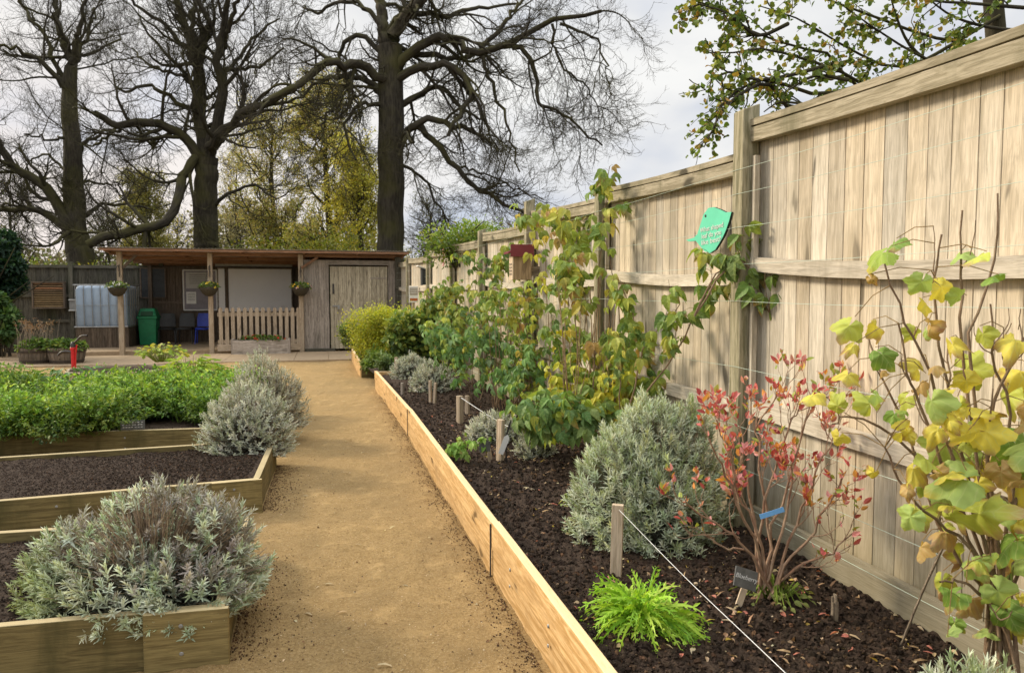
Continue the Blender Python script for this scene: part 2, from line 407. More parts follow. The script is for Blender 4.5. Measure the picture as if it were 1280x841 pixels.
def rcol(rng, n, pal, jit=.15):
    """n colours drawn from a palette [(weight, rgb), ...]"""
    w_ = np.array([p[0] for p in pal], float); c = np.array([p[1] for p in pal], float)
    k = rng.choice(len(pal), n, p=w_/w_.sum())
    return c[k]*(1+jit*rng.uniform(-1, 1, (n, 1)))*(1+.35*jit*rng.uniform(-1, 1, (n, 3)))
def rdir(rng, n):
    return nrm(rng.normal(size=(n, 3)))
def cat(P, n=14):
    """catmull-rom resample"""
    P = np.asarray(P, float)
    Q = np.concatenate([[2*P[0]-P[1]], P, [2*P[-1]-P[-2]]])
    out = []
    for u in np.linspace(0, len(P)-1-1e-6, n):
        i = int(u); t = u-i; a, b, c, d = Q[i:i+4]
        out.append(.5*((2*b)+(-a+c)*t+(2*a-5*b+4*c-d)*t*t+(-a+3*b-3*c+d)*t**3))
    return np.array(out)
def grow(rng, par, parR, n, L, ang=(.5, 1.1), tmin=.15, tmax=1.0, K=7, grav=0.0, lift=0.0, wob=.22, rs=.6, tip=.3, rmin=.004, shrink=.5, bias=None):
    N, K0, _ = par.shape
    ln = np.linalg.norm(np.diff(par, axis=1), axis=2).sum(1)
    idx = rng.choice(N, n, p=ln/ln.sum()); t = rng.uniform(tmin, tmax, n)
    f = t*(K0-1-1e-6); i = f.astype(int); fr = (f-i)[:, None]
    P = par[idx, i]*(1-fr)+par[idx, i+1]*fr
    T = nrm(par[idx, i+1]-par[idx, i])
    R0 = parR[idx, i]*(1-fr[:, 0])+parR[idx, i+1]*fr[:, 0]
    pr = nrm(np.cross(T, rdir(rng, n))); a = rng.uniform(*ang, n)[:, None]
    D = np.cos(a)*T+np.sin(a)*pr
    if bias is not None: D = nrm(D+np.asarray(bias))
    ll = L*rng.uniform(.55, 1.2, n)*(1-shrink*t)
    Q = np.zeros((n, K, 3)); Q[:, 0] = P
    for k in range(1, K):
        D = nrm(D+wob*rng.normal(size=(n, 3))+np.array([0, 0, -grav*(1-k/K)+lift*(k/K)]))
        Q[:, k] = Q[:, k-1]+D*(ll/(K-1))[:, None]
    r0 = np.maximum(R0*rs*rng.uniform(.7, 1.0, n), rmin)
    R = r0[:, None]*np.linspace(1, tip, K)[None]
    return Q, np.maximum(R, rmin*.6)

# ================================================================== THE SETTING
rng = np.random.RandomState(3)
g = MB(); g.quad([[-600, -200, -.03], [600, -200, -.03], [600, 1200, -.03], [-600, 1200, -.03]])
gr = g.build('ground', M['earth']); tag(gr, kind='structure')
# sandy path: graded grid, fine near the camera
ys = np.concatenate([np.arange(.8, 8, .022), np.geomspace(8, 21, 90)])
xs = np.concatenate([np.linspace(-16, -3.4, 30)[:-1], np.arange(-3.4, 1.2, .024), np.linspace(1.25, 3, 5)])
Xg, Yg = np.meshgrid(xs, ys)
Zg = fbm(Xg, Yg, 5, 1.1, 3)*.028+fbm(Xg, Yg, 6, 7, 3)*.020+fbm(Xg, Yg, 8, 30, 2)*.008
nx, ny = len(xs), len(ys)
ii = (np.arange(ny-1)[:, None]*nx+np.arange(nx-1)[None]).ravel()
g = MB(); g.add(np.stack([Xg, Yg, Zg], -1), np.stack([ii, ii+1, ii+nx+1, ii+nx], 1))
tag(g.build('path', M['sand'], smooth=True), kind='structure')
# grit and pebbles lying on the path
ICO_V = np.array([[0, 0, 1], [.9, 0, .1], [0, .9, 0], [-.9, 0, .05], [0, -.9, -.05], [0, 0, -1]])
ICO_F = [[0, 1, 2], [0, 2, 3], [0, 3, 4], [0, 4, 1], [5, 2, 1], [5, 3, 2], [5, 4, 3], [5, 1, 4]]
CUBE_V = []
for zz in (-1, 0, 1):
    for k in range(6):
        rr = .62 if zz else 1.0
        CUBE_V.append([rr*math.cos(k*PI/3+zz*.4), rr*math.sin(k*PI/3+zz*.4), .75*zz])
CUBE_F = [[r*6+k, r*6+(k+1) % 6, (r+1)*6+(k+1) % 6, (r+1)*6+k] for r in range(2) for k in range(6)]+[[12, 13, 14, 15], [12, 15, 16, 17]]
def ground_z(x, y):
    return fbm(x, y, 5, 1.1, 3)*.028+fbm(x, y, 6, 7, 3)*.020+fbm(x, y, 8, 30, 2)*.008
n = 16000
y = 2.2+rng.rand(n)**1.6*9; x = rng.uniform(-2.0, .9, n)-.27*(y-2)
P = np.stack([x, y, ground_z(x, y)+.001], 1)
g = MB(); g.scatter(ICO_V, ICO_F, P, rdir(rng, n), rdir(rng, n), np.stack([.001+.0032*rng.rand(n)**2+.006*(rng.rand(n) > .985)*rng.rand(n)]*3, 1)*rng.uniform(.6, 1.3, (n, 3)),
          rcol(rng, n, [(5, (.40, .26, .12)), (4, (.2, .12, .05)), (2, (.60, .48, .32)), (1.5, (.08, .05, .03))]))
M['grit'] = paint('path_grit', (1, 1, 1), .8, .1, dirt_amt=0)
tag(g.build('path_grit', M['grit']), 'fine grit and small pebbles lying on the sandy path', 'grit', kind='stuff')

# garden frame at the far end: O = right post of the shelter, b to the right, a away from us
bA = nrm([.968, .252, 0]); aA = np.array([-bA[1], bA[0], 0]); O0 = np.array([-5.38, 18.4, 0])
def SH(u, v, zz=0.0): return O0+bA*u+aA*v+np.array([0, 0, zz])
RB = np.stack([bA, aA, [0, 0, 1]], 1)
# paving in front and the floor of the shelter
g = MB()
for k in range(14):
    u0 = -7.6+k*.75
    g.box(SH(u0+.37, -1.4, .004), (.744, 2.4, .05), RB, 1.0, 0, .05)
tag(g.build('paving', M['pave'], bevel=.004), kind='structure')
g = MB(); g.box(SH(-3.4, 2.0, .045), (7.0, 3.9, .13), RB, 1.0, 0, 0)
tag(g.build('shelter_floor', M['pave'], bevel=.01), kind='structure')

# ================================================================== RIGHT-HAND FENCE
FP = np.array([[2.76, -2.0], [2.27, 0.0], [1.785, 1.98], [1.305, 3.98], [.773, 5.99], [.224, 8.06], [-.40, 10.3], [-1.01, 12.6], [-1.70, 15.0], [-2.50, 17.6], [-3.05, 19.3]])
FT = [2.50, 2.50, 2.47, 2.52, 2.44, 2.55, 2.42, 2.42, 2.44, 2.42, 2.4]
BAY = [(2.34, 2.40), (2.34, 2.4), (2.355, 2.425), (2.27, 2.35), (2.29, 2.40), (2.275, 2.35), (2.27, 2.34), (2.29, 2.37), (2.28, 2.34), (2.28, 2.32)]
def fenceX(Y): return np.interp(Y, FP[:, 1], FP[:, 0])
FU = nrm([.25, -1, 0]) 
fence = thing('timber_fence', 'tall pale closeboard timber fence running along the right of the soil border', 'fence', (fenceX(2), 2, 0))
for k in range(len(FP)-1):
    a = np.array([*FP[k], 0.]); b = np.array([*FP[k+1], 0.]); d = nrm(b-a); nn = np.array([-d[1], d[0], 0])   # nn -> path side
    L = np.linalg.norm(b-a); t0, t1 = BAY[k]
    g = MB(); s = .0; i = 0
    while s < L-.02:
        wd = random.uniform(.098, .125)*1.0; wd = min(wd, L-s)
        if wd < .01: break
        c = a+d*(s+wd/2); zt = t0+(t1-t0)*s/L-.045
        yaw = -math.radians(random.uniform(.7, 2.0)); dd = d*math.cos(yaw)+nn*math.sin(yaw); mm = np.array([-dd[1], dd[0], 0])
        cc = c-nn*.036; cc[2] = (zt+.33)/2
        tone = random.choice([random.uniform(.80, .92), random.uniform(.92, 1.08), random.uniform(.95, 1.1)]); tint = random.uniform(-.02, .05)
        g.box(cc, (wd+random.choice([.008, .008, .006, .006, -.0006]), .014, zt-.33), np.stack([dd, mm, [0, 0, 1]], 1), (tone*(1+tint), tone, tone*(1-tint*1.5)), 2, .0)
        s += wd; i += 1
    g.build('board_panel', M['fence'], fence)
    e0, e1 = a+d*.052, b-d*.052
    def rail(nm, z0, z1, hh, th, off, mt, sag=0.0, ends=(0, 0)):
        g = MB(); p = e0+nn*off+d*ends[0]; r = e1+nn*off-d*ends[1]
        n_ = 6; pts = [p+(r-p)*u+np.array([0, 0, z0+(z1-z0)*u-sag*4*u*(1-u)]) for u in np.linspace(0, 1, n_+1)]
        V = []; U = []; o_ = random.uniform(0, 50)
        for j, pt in enumerate(pts):
            for (sx, sz) in ((-1, -1), (1, -1), (1, 1), (-1, 1)):
                V.append(pt+nn*sx*th/2+np.array([0, 0, sz*hh/2])); U.append([o_+L*j/n_, sx*th/2+o_, sz*hh/2])
        F = [[j*4+m, j*4+(m+1) % 4, j*4+4+(m+1) % 4, j*4+4+m] for j in range(n_) for m in range(4)]+[]
        tn = random.uniform(.88, 1.08)
        g.add(V, F, (tn, tn, tn), U); g.add(V[:4], [[3, 2, 1, 0]], (tn,)*3, U[:4]); g.add(V[-4:], [[0, 1, 2, 3]], (tn,)*3, U[-4:])
        return g.build(nm, mt, fence)
    rail('top_rail', t0-.075, t1-.075, .075, .05, .012, M['rail'], .008)
    rail('capping', t0-.010, t1-.010, .034, .085, -.005, M['rail'], .012)
    rail('middle_rail', 1.60+random.uniform(-.02, .02), 1.66, .075, .05, .004, M['fence'], .03)
    rail('lower_rail', .86, .88, .075, .05, .004, M['fence'], .01)
    rail('gravel_board', .245, .245, .19, .03, .006, M['fence'])
    # batten beside each post
    g = MB(); g.box(b-d*.085+nn*.02+np.array([0, 0, (t0-.12+.35)/2]), (.024, .03, t0-.12-.35), np.stack([d, nn, [0, 0, 1]], 1), .75, 2)
    g.build('batten', M['fence'], fence)
for k, (X, Y) in enumerate(FP):
    d = nrm(np.array([*(FP[min(k+1, len(FP)-1)]-FP[max(k-1, 0)]), 0.])); nn = np.array([-d[1], d[0], 0])
    h = FT[k]; g = MB()
    c = np.array([X, Y, 0.])+nn*.032; sx = .05
    V = []
    for zz in (0, h-.035): 
        for (p_, q_) in ((-1, -1), (1, -1), (1, 1), (-1, 1)):
            V.append(c+d*sx*p_+nn*sx*q_+np.array([0, 0, zz+(0.035 if zz and q_ < 0 else 0)]))
    V = np.array(V); U = np.stack([V[:, 2]+k*7.3, (V[:, :2]-c[:2])@d[:2]+k*3, (V[:, :2]-c[:2])@nn[:2]], 1)
    g.add(V, [[0, 1, 5, 4], [1, 2, 6, 5], [2, 3, 7, 6], [3, 0, 4, 7], [4, 5, 6, 7]], (1, 1, 1), U)
    g.build('post', M['fence_post'], fence, bevel=.006)
# horizontal training wires, one object each
wz = [.36, .56, .78, 1.10, 1.46, 1.66, 1.86, 2.04, 2.17]
wl = ['lowest green training wire along the fence, just above the gravel board', 'second lowest training wire strung along the fence', 'third training wire from the ground along the fence',
      'training wire strung just above the lower fence rail', 'training wire strung just below the middle fence rail', 'training wire running level with the middle fence rail', 'training wire strung just above the middle fence rail',
      'second highest training wire along the fence boards', 'highest training wire, just under the top rail of the fence']
for z0, lb in zip(wz, wl):
    P = []
    for k in range(1, len(FP)-1):
        a = np.array([*FP[k], z0]); nx_ = np.array([*FP[k+1], z0]); d = nrm(nx_-a); nn = np.array([-d[1], d[0], 0])
        for u in np.linspace(0, 1, 7)[:-1]:
            P.append(a+(nx_-a)*u+nn*.086+np.array([0, 0, -.010*4*u*(1-u)]))
    g = MB(); P = np.array(P); g.tubes(P, np.full(len(P), .0012), 5)
    tag(g.build('training_wire', M['wire'], origin=P[12]), lb, 'wire', 'wires strung along the fence')

# ================================================================== RAISED BEDS
EDGE = np.array([[1.30, -1.6], [.127, 2.77], [-.12, 3.80], [-1.10, 7.53], [-1.80, 10.1], [-2.17, 11.3], [-2.72, 12.9], [-3.55, 16.3]])
def edgeX(Y): return np.interp(Y, EDGE[:, 1], EDGE[:, 0])
def soil_patch(Xf0, Xf1, Y0, Y1, ny, nx, z0, amp, seed, geo=True, mound=0.0):
    Ys = np.geomspace(Y0, Y1, ny) if geo else np.linspace(Y0, Y1, ny)
    u = np.linspace(0, 1, nx); a = Xf0(Ys)[:, None]; b = Xf1(Ys)[:, None]
    X = a+(b-a)*u; Y = np.repeat(Ys[:, None], nx, 1)
    return X, Y, soilz(X, Y, z0, amp, seed)+mound*np.sin(PI*u)[None]
def soilz(X, Y, z0, amp, seed):
    return z0+amp*(fbm(X, Y, seed, 2.2, 3)*.9+np.abs(fbm(X, Y, seed+1, 14, 3))*.8+np.abs(fbm(X, Y, seed+2, 55, 2))*.35)
def grid(g, X, Y, Z, col=(1, 1, 1)):
    ny, nx = X.shape; ii = (np.arange(ny-1)[:, None]*nx+np.arange(nx-1)[None]).ravel()
    g.add(np.stack([X, Y, Z], -1), np.stack([ii, ii+1, ii+nx+1, ii+nx], 1), col)
def clods(g, P, s0, s1, seed, pal=None):
    r = np.random.RandomState(seed); n = len(P)
    S = (s0+(s1-s0)*r.rand(n)**3)[:, None]*r.uniform(.6, 1.35, (n, 3))
    T = np.array(CUBE_V)*(1+.2*r.uniform(-1, 1, (18, 3)))
    quads = [f for f in CUBE_F if len(f) == 4]
    g.scatter(T*.6, quads[:12]+quads[12:], P, rdir(r, n), rdir(r, n), S*1.4, rcol(r, n, pal or [(4, (1, 1, 1)), (3, (.6, .6, .6)), (1.3, (1.6, 1.45, 1.25)), (.35, (2.8, 2.4, 1.9))]))
border = thing('raised_border', 'long raised border edged with bright orange planks beside the path', 'raised bed', (.2, 2.8, 0))
g = MB(); X, Y, Z = soil_patch(lambda y: edgeX(y)+.05, lambda y: fenceX(y)-.005, 1.2, 11.35, 300, 150, .20, .05, 21)
grid(g, X, Y, Z)
X, Y, Z = soil_patch(lambda y: edgeX(y)+.05, lambda y: fenceX(y)-.005, 11.35, 16.2, 40, 40, .19, .05, 21); grid(g, X, Y, Z)
n = 46000; y = 1.9+rng.rand(n)**1.9*8.5; u = rng.rand(n); x0 = edgeX(y)+.06; x1 = fenceX(y)-.03; x = x0+(x1-x0)*u
clods(g, np.stack([x, y, soilz(x, y, .20, .05, 21)+.001], 1), .0022, .016, 5)
g.build('soil', M['soil'], border, smooth=False)
segs = [((1.30, -1.6), (.127, 2.77)), ] 
def edge_board(p, r, z0, z1, th, mt, name='edge_board', col=1.0, parent=border, bev=.004):
    p = np.array([*p, (z0+z1)/2]); r = np.array([*r, (z0+z1)/2]); g = MB(); g.plank(p, r, z1-z0, th, col=col, j=.06)
    return g.build(name, mt, parent, bevel=bev)
def inset(p, r, k=.022):
    d = nrm(np.array([r[0]-p[0], r[1]-p[1]])); n_ = np.array([d[1], -d[0]])
    return np.array(p)+n_*k+d*.003, np.array(r)+n_*k-d*.003
pts = [(1.30, -1.6), (-.11, 3.74), (-1.10, 7.53), (-2.17, 11.3)]
for k in range(3):
    p, r = inset(pts[k], pts[k+1])
    h = [.300, .292, .285][k]
    edge_board(p, r, .153, h, .044, M['bedboard'], col=1.0-.0*k)
    d = nrm(r-p); o_ = np.array([d[1], -d[0]])*.007
    edge_board(p+o_, r+o_, -.02, .146, .044, M['bedboard'], 'lower_board', col=.92)
for k in (1, 2):   # dark steel joint plate
    p = pts[k]; d = nrm(np.array(pts[k+1])-np.array(pts[k])); g = MB()
    g.box([p[0]-.004, p[1], .135], (.014, .006, .30), np.array([[d[0], -d[1], 0], [d[1], d[0], 0], [0, 0, 1]]), 1, 2)
    g.build('joint_plate', M['iron'], border)
d = nrm(np.array([1.30+.11, -1.6-3.74]))
for s_ in (.4, 1.0, 1.7):
    for zz in (.11, .19):
        g = MB(); c = np.array([-.11, 3.74])+d*s_; g.lathe([(0, .004), (.007, .003), (.009, 0)], (0, 0, 0), 8)
        V = g.V.pop(); g.U.pop(); g.U.append(V)
        nn = np.array([d[1], -d[0], 0])*1; A = np.stack([[d[0], d[1], 0], [0, 0, 1], nn], 1)
        g.V.append(V@A.T+np.array([c[0], c[1], zz])+nn*.002)
        g.build('bolt', M['grey'], border, smooth=True)
far = thing('raised_bed', 'short far raised bed by the shed door, at the end of the long border', 'raised bed', (-2.9, 14, 0))
p, r = inset((-2.70, 12.75), (-3.60, 16.1)); edge_board(p, r, -.02, .26, .044, M['bedboard'], parent=far)
edge_board((-2.13, 11.32), (-1.2, 11.6), 0, .27, .044, M['bedboard'], 'end_board', parent=border)
edge_board((-3.56, 16.13), (-2.2, 16.5), 0, .27, .044, M['shaded_board'], 'end_board', parent=far)
edge_board((-2.67, 12.72), (-1.9, 12.9), 0, .25, .044, M['shaded_board'], 'end_board', parent=far)

def bed(name, label, cs, h, soil0, seed, mt, res=(120, 170), n_clod=9000, blocks=(0,), group=None, par=None):
    """cs: corners counter-clockwise from front-left; boards stand just inside the outline"""
    cs = [np.array(c, float) for c in cs]; ctr = sum(cs)/len(cs)
    b = thing(name, label, 'raised bed', (ctr[0], ctr[1], 0), group)
    N = len(cs)
    for k in range(N):
        p, r = cs[k], cs[(k+1) % N]; d = nrm(r-p); n_ = np.array([-d[1], d[0]])
        a_ = p+n_*.022+d*(.0 if k % 2 == 0 else .046); c_ = r+n_*.022-d*(.0 if k % 2 == 0 else .046)
        edge_board(a_, c_, -.02, h-.002*(k % 2), .044, mt, 'edge_board', parent=b, col=1)
        if k in blocks:
            q0 = r-d*.30; o_ = -n_*.014
            edge_board(q0+o_, r+o_+d*.018, -.02, h+.004, .028, mt, 'corner_block', 1.25, b)
            for (ss, zz) in ((.16, h*.3), (.16, h*.78), (1.2, h*.3), (1.2, h*.72)):
                g = MB()
                c2 = r-d*ss-n_*(.030 if ss < .3 else .002); V = np.array([[math.cos(t)*.009*s_, math.sin(t)*.009*s_, .004*(1-s_)] for s_ in (1, .6) for t in np.arange(8)*PI/4])
                A = np.stack([[d[0], d[1], 0], [0, 0, 1], [-n_[0], -n_[1], 0]], 1)
                g.add(V@A.T+np.array([c2[0], c2[1], zz]), [[i, (i+1) % 8, 8+(i+1) % 8, 8+i] for i in range(8)]); g.add((V@A.T+np.array([c2[0], c2[1], zz]))[8:], [list(range(8))])
                g.build('bolt', M['grey'], b)
    g = MB(); r2 = np.random.RandomState(seed)
    if N == 4:
        u = np.linspace(.004, .996, res[1])[None, :]; v = np.linspace(.01, .99, res[0])[:, None]
        f = lambda u, v: [(cs[0][i]*(1-u)+cs[1][i]*u)*(1-v)+(cs[3][i]*(1-u)+cs[2][i]*u)*v for i in (0, 1)]
        X, Y = f(u, v); grid(g, X, Y, soilz(X, Y, soil0, .035, seed))
        X, Y = f(r2.uniform(.02, .98, n_clod), r2.uniform(.02, .98, n_clod))
    else:
        R = np.linspace(0, .985, 24)[:, None]; cc = np.array(cs+[cs[0]]); tt = np.linspace(0, N, N*10+1)
        ox = np.interp(tt, range(N+1), cc[:, 0]); oy = np.interp(tt, range(N+1), cc[:, 1])
        X = ctr[0]+(ox-ctr[0])*R; Y = ctr[1]+(oy-ctr[1])*R; grid(g, X, Y, soilz(X, Y, soil0, .05, seed))
        k = r2.randint(0, len(ox), n_clod); s_ = np.sqrt(r2.rand(n_clod))*.95; X = ctr[0]+(ox[k]-ctr[0])*s_; Y = ctr[1]+(oy[k]-ctr[1])*s_
    clods(g, np.stack([X, Y, soilz(X, Y, soil0, .035, seed)+.001], 1), .0022, .010, seed)
    g.build('soil', M['soil'], b, smooth=False)
    return b
bed('raised_bed', 'nearest raised bed on the left, with a big lavender on its corner', [(-5.0, 1.98), (-1.166, 2.85), (-1.50, 4.05), (-5.0, 3.30)], .235, .185, 41, M['shaded_board'], (110, 260), 16000, (0,))
bed('raised_bed', 'second raised bed on the left, freshly dug and nearly empty', [(-5.6, 3.42), (-1.73, 4.86), (-2.06, 6.22), (-5.9, 4.86)], .235, .195, 51, M['shaded_board'], (110, 300), 22000, (0,))
bed('raised_bed', 'third raised bed on the left, full of bright green leafy crops', [(-7.0, 6.0), (-2.40, 6.80), (-3.15, 9.9), (-8.6, 8.7)], .235, .19, 61, M['shaded_board'], (50, 120), 3000, (0,))
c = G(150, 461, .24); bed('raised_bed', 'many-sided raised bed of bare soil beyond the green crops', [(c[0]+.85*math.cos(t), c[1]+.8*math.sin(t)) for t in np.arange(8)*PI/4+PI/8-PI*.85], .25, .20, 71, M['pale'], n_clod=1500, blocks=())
# crumbs of soil spilled along the foot of the beds
n = 6500; y = 2.3+rng.rand(n)**1.4*8; x = edgeX(y)-.01-np.abs(rng.normal(size=n))**1.4*.06
P = np.stack([x, y, ground_z(x, y)+.002], 1)
k = 5000; t = rng.rand(k); side = rng.randint(0, 2, k)
A = np.where(side[:, None] == 0, np.array([-1.166, 2.85])+(np.array([-1.50, 4.05])-np.array([-1.166, 2.85]))*t[:, None], np.array([-1.73, 4.86])+(np.array([-2.06, 6.22])-np.array([-1.73, 4.86]))*t[:, None])
xx = A[:, 0]+.01+np.abs(rng.normal(size=k))**1.4*.09; P = np.concatenate([P, np.stack([xx, A[:, 1], ground_z(xx, A[:, 1])+.002], 1)])
g = MB(); clods(g, P, .0008, .0055, 9, [(1, (1.6, 1.5, 1.3)), (2, (2.9, 2.5, 2.0)), (2, (4, 3.3, 2.4))])
tag(g.build('soil_crumbs', M['soil']), 'crumbs of soil spilled on the path at the foot of the beds', 'soil crumbs', kind='stuff')

# ================================================================== THE FAR END: fence, shelter, shed and what stands there
def wall_boards(g, u0, u1, v, z0, z1, wd=.12, col=1.0, j=.2, gap=.004):
    u = u0
    while u < u1-.02:
        w_ = min(wd*random.uniform(.9, 1.1), u1-u)
        g.box(SH(u+w_/2, v+random.uniform(0, .006), (z0+z1)/2+random.uniform(-.004, .004)), (w_-gap, .018, z1-z0), RB, col, 2, j); u += w_
def SB(g, u, v, z, su, sv, sz, col=1.0, ax=0, j=.06): return g.box(SH(u, v, z), (su, sv, sz), RB, col, ax, j)
# dark closeboard fence across the back
bf = thing('back_fence', 'dark weathered closeboard fence closing the far end of the garden', 'fence', SH(-6, 3.3))
g = MB(); wall_boards(g, -9.6, -.02, 3.3, 0, 2.28, .115); g.build('board_panel', M['darkfence'], bf)
g = MB(); wall_boards(g, .02, 3.6, 3.3, 0, 2.28, .115); g.build('board_panel', M['darkfence'], bf)
for u in (-9.3, -6.2, -5.0, -3.9, -2.6, -1.3): g = MB(); SB(g, u, 3.235, 1.19, .11, .10, 2.38, 1.3, 2); g.build('post', M['darkfence'], bf)
for zz, nm in ((2.25, 'top_rail'), (1.45, 'middle_rail'), (.75, 'lower_rail')):
    g = MB(); SB(g, -4.8, 3.255, zz, 9.6, .05, .08, 1.2); g.build(nm, M['darkfence'], bf)
# shelter
sh = thing('timber_shelter', 'open fronted timber garden shelter with a thin corrugated roof at the end of the path', 'shelter', SH(-2, 0))
def post(u, v, h, w_=.11, mt='pale', nm='post'):
    g = MB(); SB(g, u, v, h/2, w_, w_, h, 1, 2); return g.build(nm, M[mt], sh, bevel=.004)
post(-4.17, 0, 2.5); post(-2.15, 0, 2.5); post(0, 0, 2.5, .12); post(2.46, .02, 2.45, .16, 'darkfence'); 
for u in (-4.17, -2.15, .05): post(u, 3.1, 2.3, .10, 'wall_in', 'rear_post')
g = MB()     # corrugated sheet
uu = np.linspace(-4.55, 2.75, 293); vv = np.array([-.42, 3.6]); Zc = .010*np.sin(uu*2*PI/.076)
Vt = np.array([[SH(a, v, 2.585-(v+.42)*.045+zc) for a, zc in zip(uu, Zc)] for v in vv])
n_ = len(uu); ii = np.arange(n_-1); g.add(Vt, np.stack([ii, ii+1, ii+n_+1, ii+n_], 1), (1, 1, 1))
Vb = Vt-np.array([0, 0, .006]); g.add(Vb, np.stack([ii+n_, ii+n_+1, ii+1, ii], 1)); 
g.add(np.concatenate([Vt[0], Vb[0]]), np.stack([ii, ii+n_, ii+n_+1, ii+1], 1))
g.build('roof', M['roof'], sh)
for u in (-4.4, -2.9, -1.4, .1, 1.4, 2.6):
    g = MB(); g.plank(SH(u, -.36, 2.53), SH(u, 3.5, 2.53-3.86*.045), .07, .045, col=1.1); g.build('rafter', M['rust'], sh)
g = MB(); g.plank(SH(-4.5, -.385, 2.535), SH(2.7, -.385, 2.535), .05, .022, col=1.15); g.build('fascia', M['rust'], sh)
g = MB()
for v in (.06, 1.2, 2.3, 3.3): g.plank(SH(-4.4, v, 2.475-v*.045), SH(2.6, v, 2.475-v*.045), .09, .05, col=1.0)
g.build('purlins', M['rust'], sh)
g = MB(); g.plank(SH(.02, -.06, 2.15), SH(.42, -.06, 2.42), .06, .04); g.build('brace', M['rust'], sh)
g = MB(); g.plank(SH(-4.12, -.02, 2.1), SH(-3.8, -.02, 2.42), .06, .04); g.build('brace', M['wall_in'], sh)
g = MB(); wall_boards(g, -4.2, .1, 3.18, .1, 2.27, .14, 1, .14); g.build('back_wall', M['wall_in'], sh)
g = MB(); SB(g, -2.1, 3.15, 1.25, 4.3, .03, .06, 1.2); g.build('wall_rail', M['wall_in'], sh)
# enclosed shed on the right with its door
g = MB(); wall_boards(g, .065, .70, .02, .06, 2.36, .125, 1, .1)
g.build('shed_wall', M['shed'], sh); g = MB(); wall_boards(g, 2.20, 2.38, .02, .06, 2.36, .10, .8, .1)
g.build('shed_wall', M['shed'], sh)
g = MB(); SB(g, 1.28, .035, 2.30, 2.2, .03, .12, .8); g.build('lintel', M['shed'], sh)
g = MB(); 
for v0 in np.arange(.12, 3.1, .13): g.box(SH(2.46, v0+.06, 1.2), (.018, .126, 2.35), RB, .8, 2)
g.build('side_wall', M['darkfence'], sh)
g = MB(); 
for v0 in np.arange(.12, 3.1, .13): g.box(SH(.06, v0+.06, 1.2), (.018, .126, 2.35), RB, .8, 2)
g.build('side_wall', M['wall_in'], sh)
g = MB(); u = .72
while u < 2.18:
    w_ = min(.105*random.uniform(.9, 1.15), 2.18-u); g.box(SH(u+w_/2, .012, 1.14), (w_-.005, .022, 2.12), RB, (1.28, 1.30, 1.12), 2, .10); u += w_
door = g.build('door', M['shed'], sh)
g = MB(); SB(g, .86, -.012, 1.18, .17, .02, .035); SB(g, .93, -.03, 1.15, .05, .03, .10); g.build('hasp', M['grey'], door)
g = MB(); SB(g, .80, -.006, 1.62, .05, .012, .26); g.build('letter_slot', M['iron'], door)
for zz in (.4, 1.9):
    g = MB(); SB(g, 1.95, -.006, zz, .42, .01, .035); g.build('hinge', M['shed'], door)
g = MB(); SB(g, .45, -.01, .04, .75, .08, .10, .9); g.build('sill', M['darkfence'], sh)
# roof-top flowers of the hedge are built with the trees further down
# whiteboard, its roller case, chalkboard, noticeboard
t = thing('whiteboard', 'large blank whiteboard under the shelter, behind the picket fence', 'whiteboard', SH(-1.37, 3.05, 1.5))
g = MB(); SB(g, -1.37, 3.08, 1.60, 2.0, .02, 1.22); g.build('panel', M['screen'], t)
g = MB(); SB(g, -1.37, 3.085, 2.225, 2.06, .03, .028); SB(g, -1.37, 3.085, .975, 2.06, .03, .028); SB(g, -2.386, 3.085, 1.6, .03, .03, 1.22); SB(g, -.354, 3.085, 1.6, .03, .03, 1.22)
g.build('frame', M['shed'], t, bevel=.003)
g = MB(); P = np.array([SH(-2.42, 2.9, 2.33), SH(-1.37, 2.9, 2.335), SH(-.32, 2.9, 2.33)]); g.tubes(P, np.full(3, .06), 12, (1, 1, 1), True)
tag(g.build('rolled_blind', M['grey'], origin=P[1], smooth=False), 'rolled up grey blind hung above the whiteboard', 'blind')
t = thing('chalkboard', 'black chalkboard with faint chalk lines on the shelter wall above the green bin', 'chalkboard', SH(-4.10, 3.1, 1.8))
g = MB(); SB(g, -4.10, 3.12, 1.80, .60, .02, .80); g.build('panel', M['black'], t)
g = MB(); SB(g, -4.10, 3.115, 2.215, .68, .035, .03); SB(g, -4.10, 3.115, 1.385, .68, .035, .03); SB(g, -4.42, 3.115, 1.8, .035, .035, .80); SB(g, -3.78, 3.115, 1.8, .035, .035, .80)
g.build('frame', M['wall_in'], t)
g = MB(); r2 = np.random.RandomState(4)
for zz in (2.05, 1.93, 1.86, 1.79, 1.60, 1.54):
    u = -4.35
    while u < -3.87:
        l = r2.uniform(.02, .06); P = np.array([SH(u+l*s_, 3.106, zz+.014*math.sin(s_*9+u*40)) for s_ in np.linspace(0, 1, 7)]); g.tubes(P, np.full(7, .0022), 3); u += l+r2.uniform(.01, .03)
g.build('chalk_writing', M['slate'], t, smooth=False)
t = thing('noticeboard', 'grey pinned noticeboard with rounded white frame beside the whiteboard', 'noticeboard', SH(-2.87, 3.05, 1.6))
g = MB(); SB(g, -2.87, 3.12, 1.60, .86, .02, 1.12); g.build('panel', M['lilac'], t)
g = MB()
for (u, zz, a, b_) in ((-2.87, 2.17, .9, .04), (-2.87, 1.03, .9, .04), (-3.31, 1.6, .04, 1.14), (-2.43, 1.6, .04, 1.14)): SB(g, u, 3.11, zz, a, .03, b_)
g.build('frame', M['white'], t, bevel=.012)
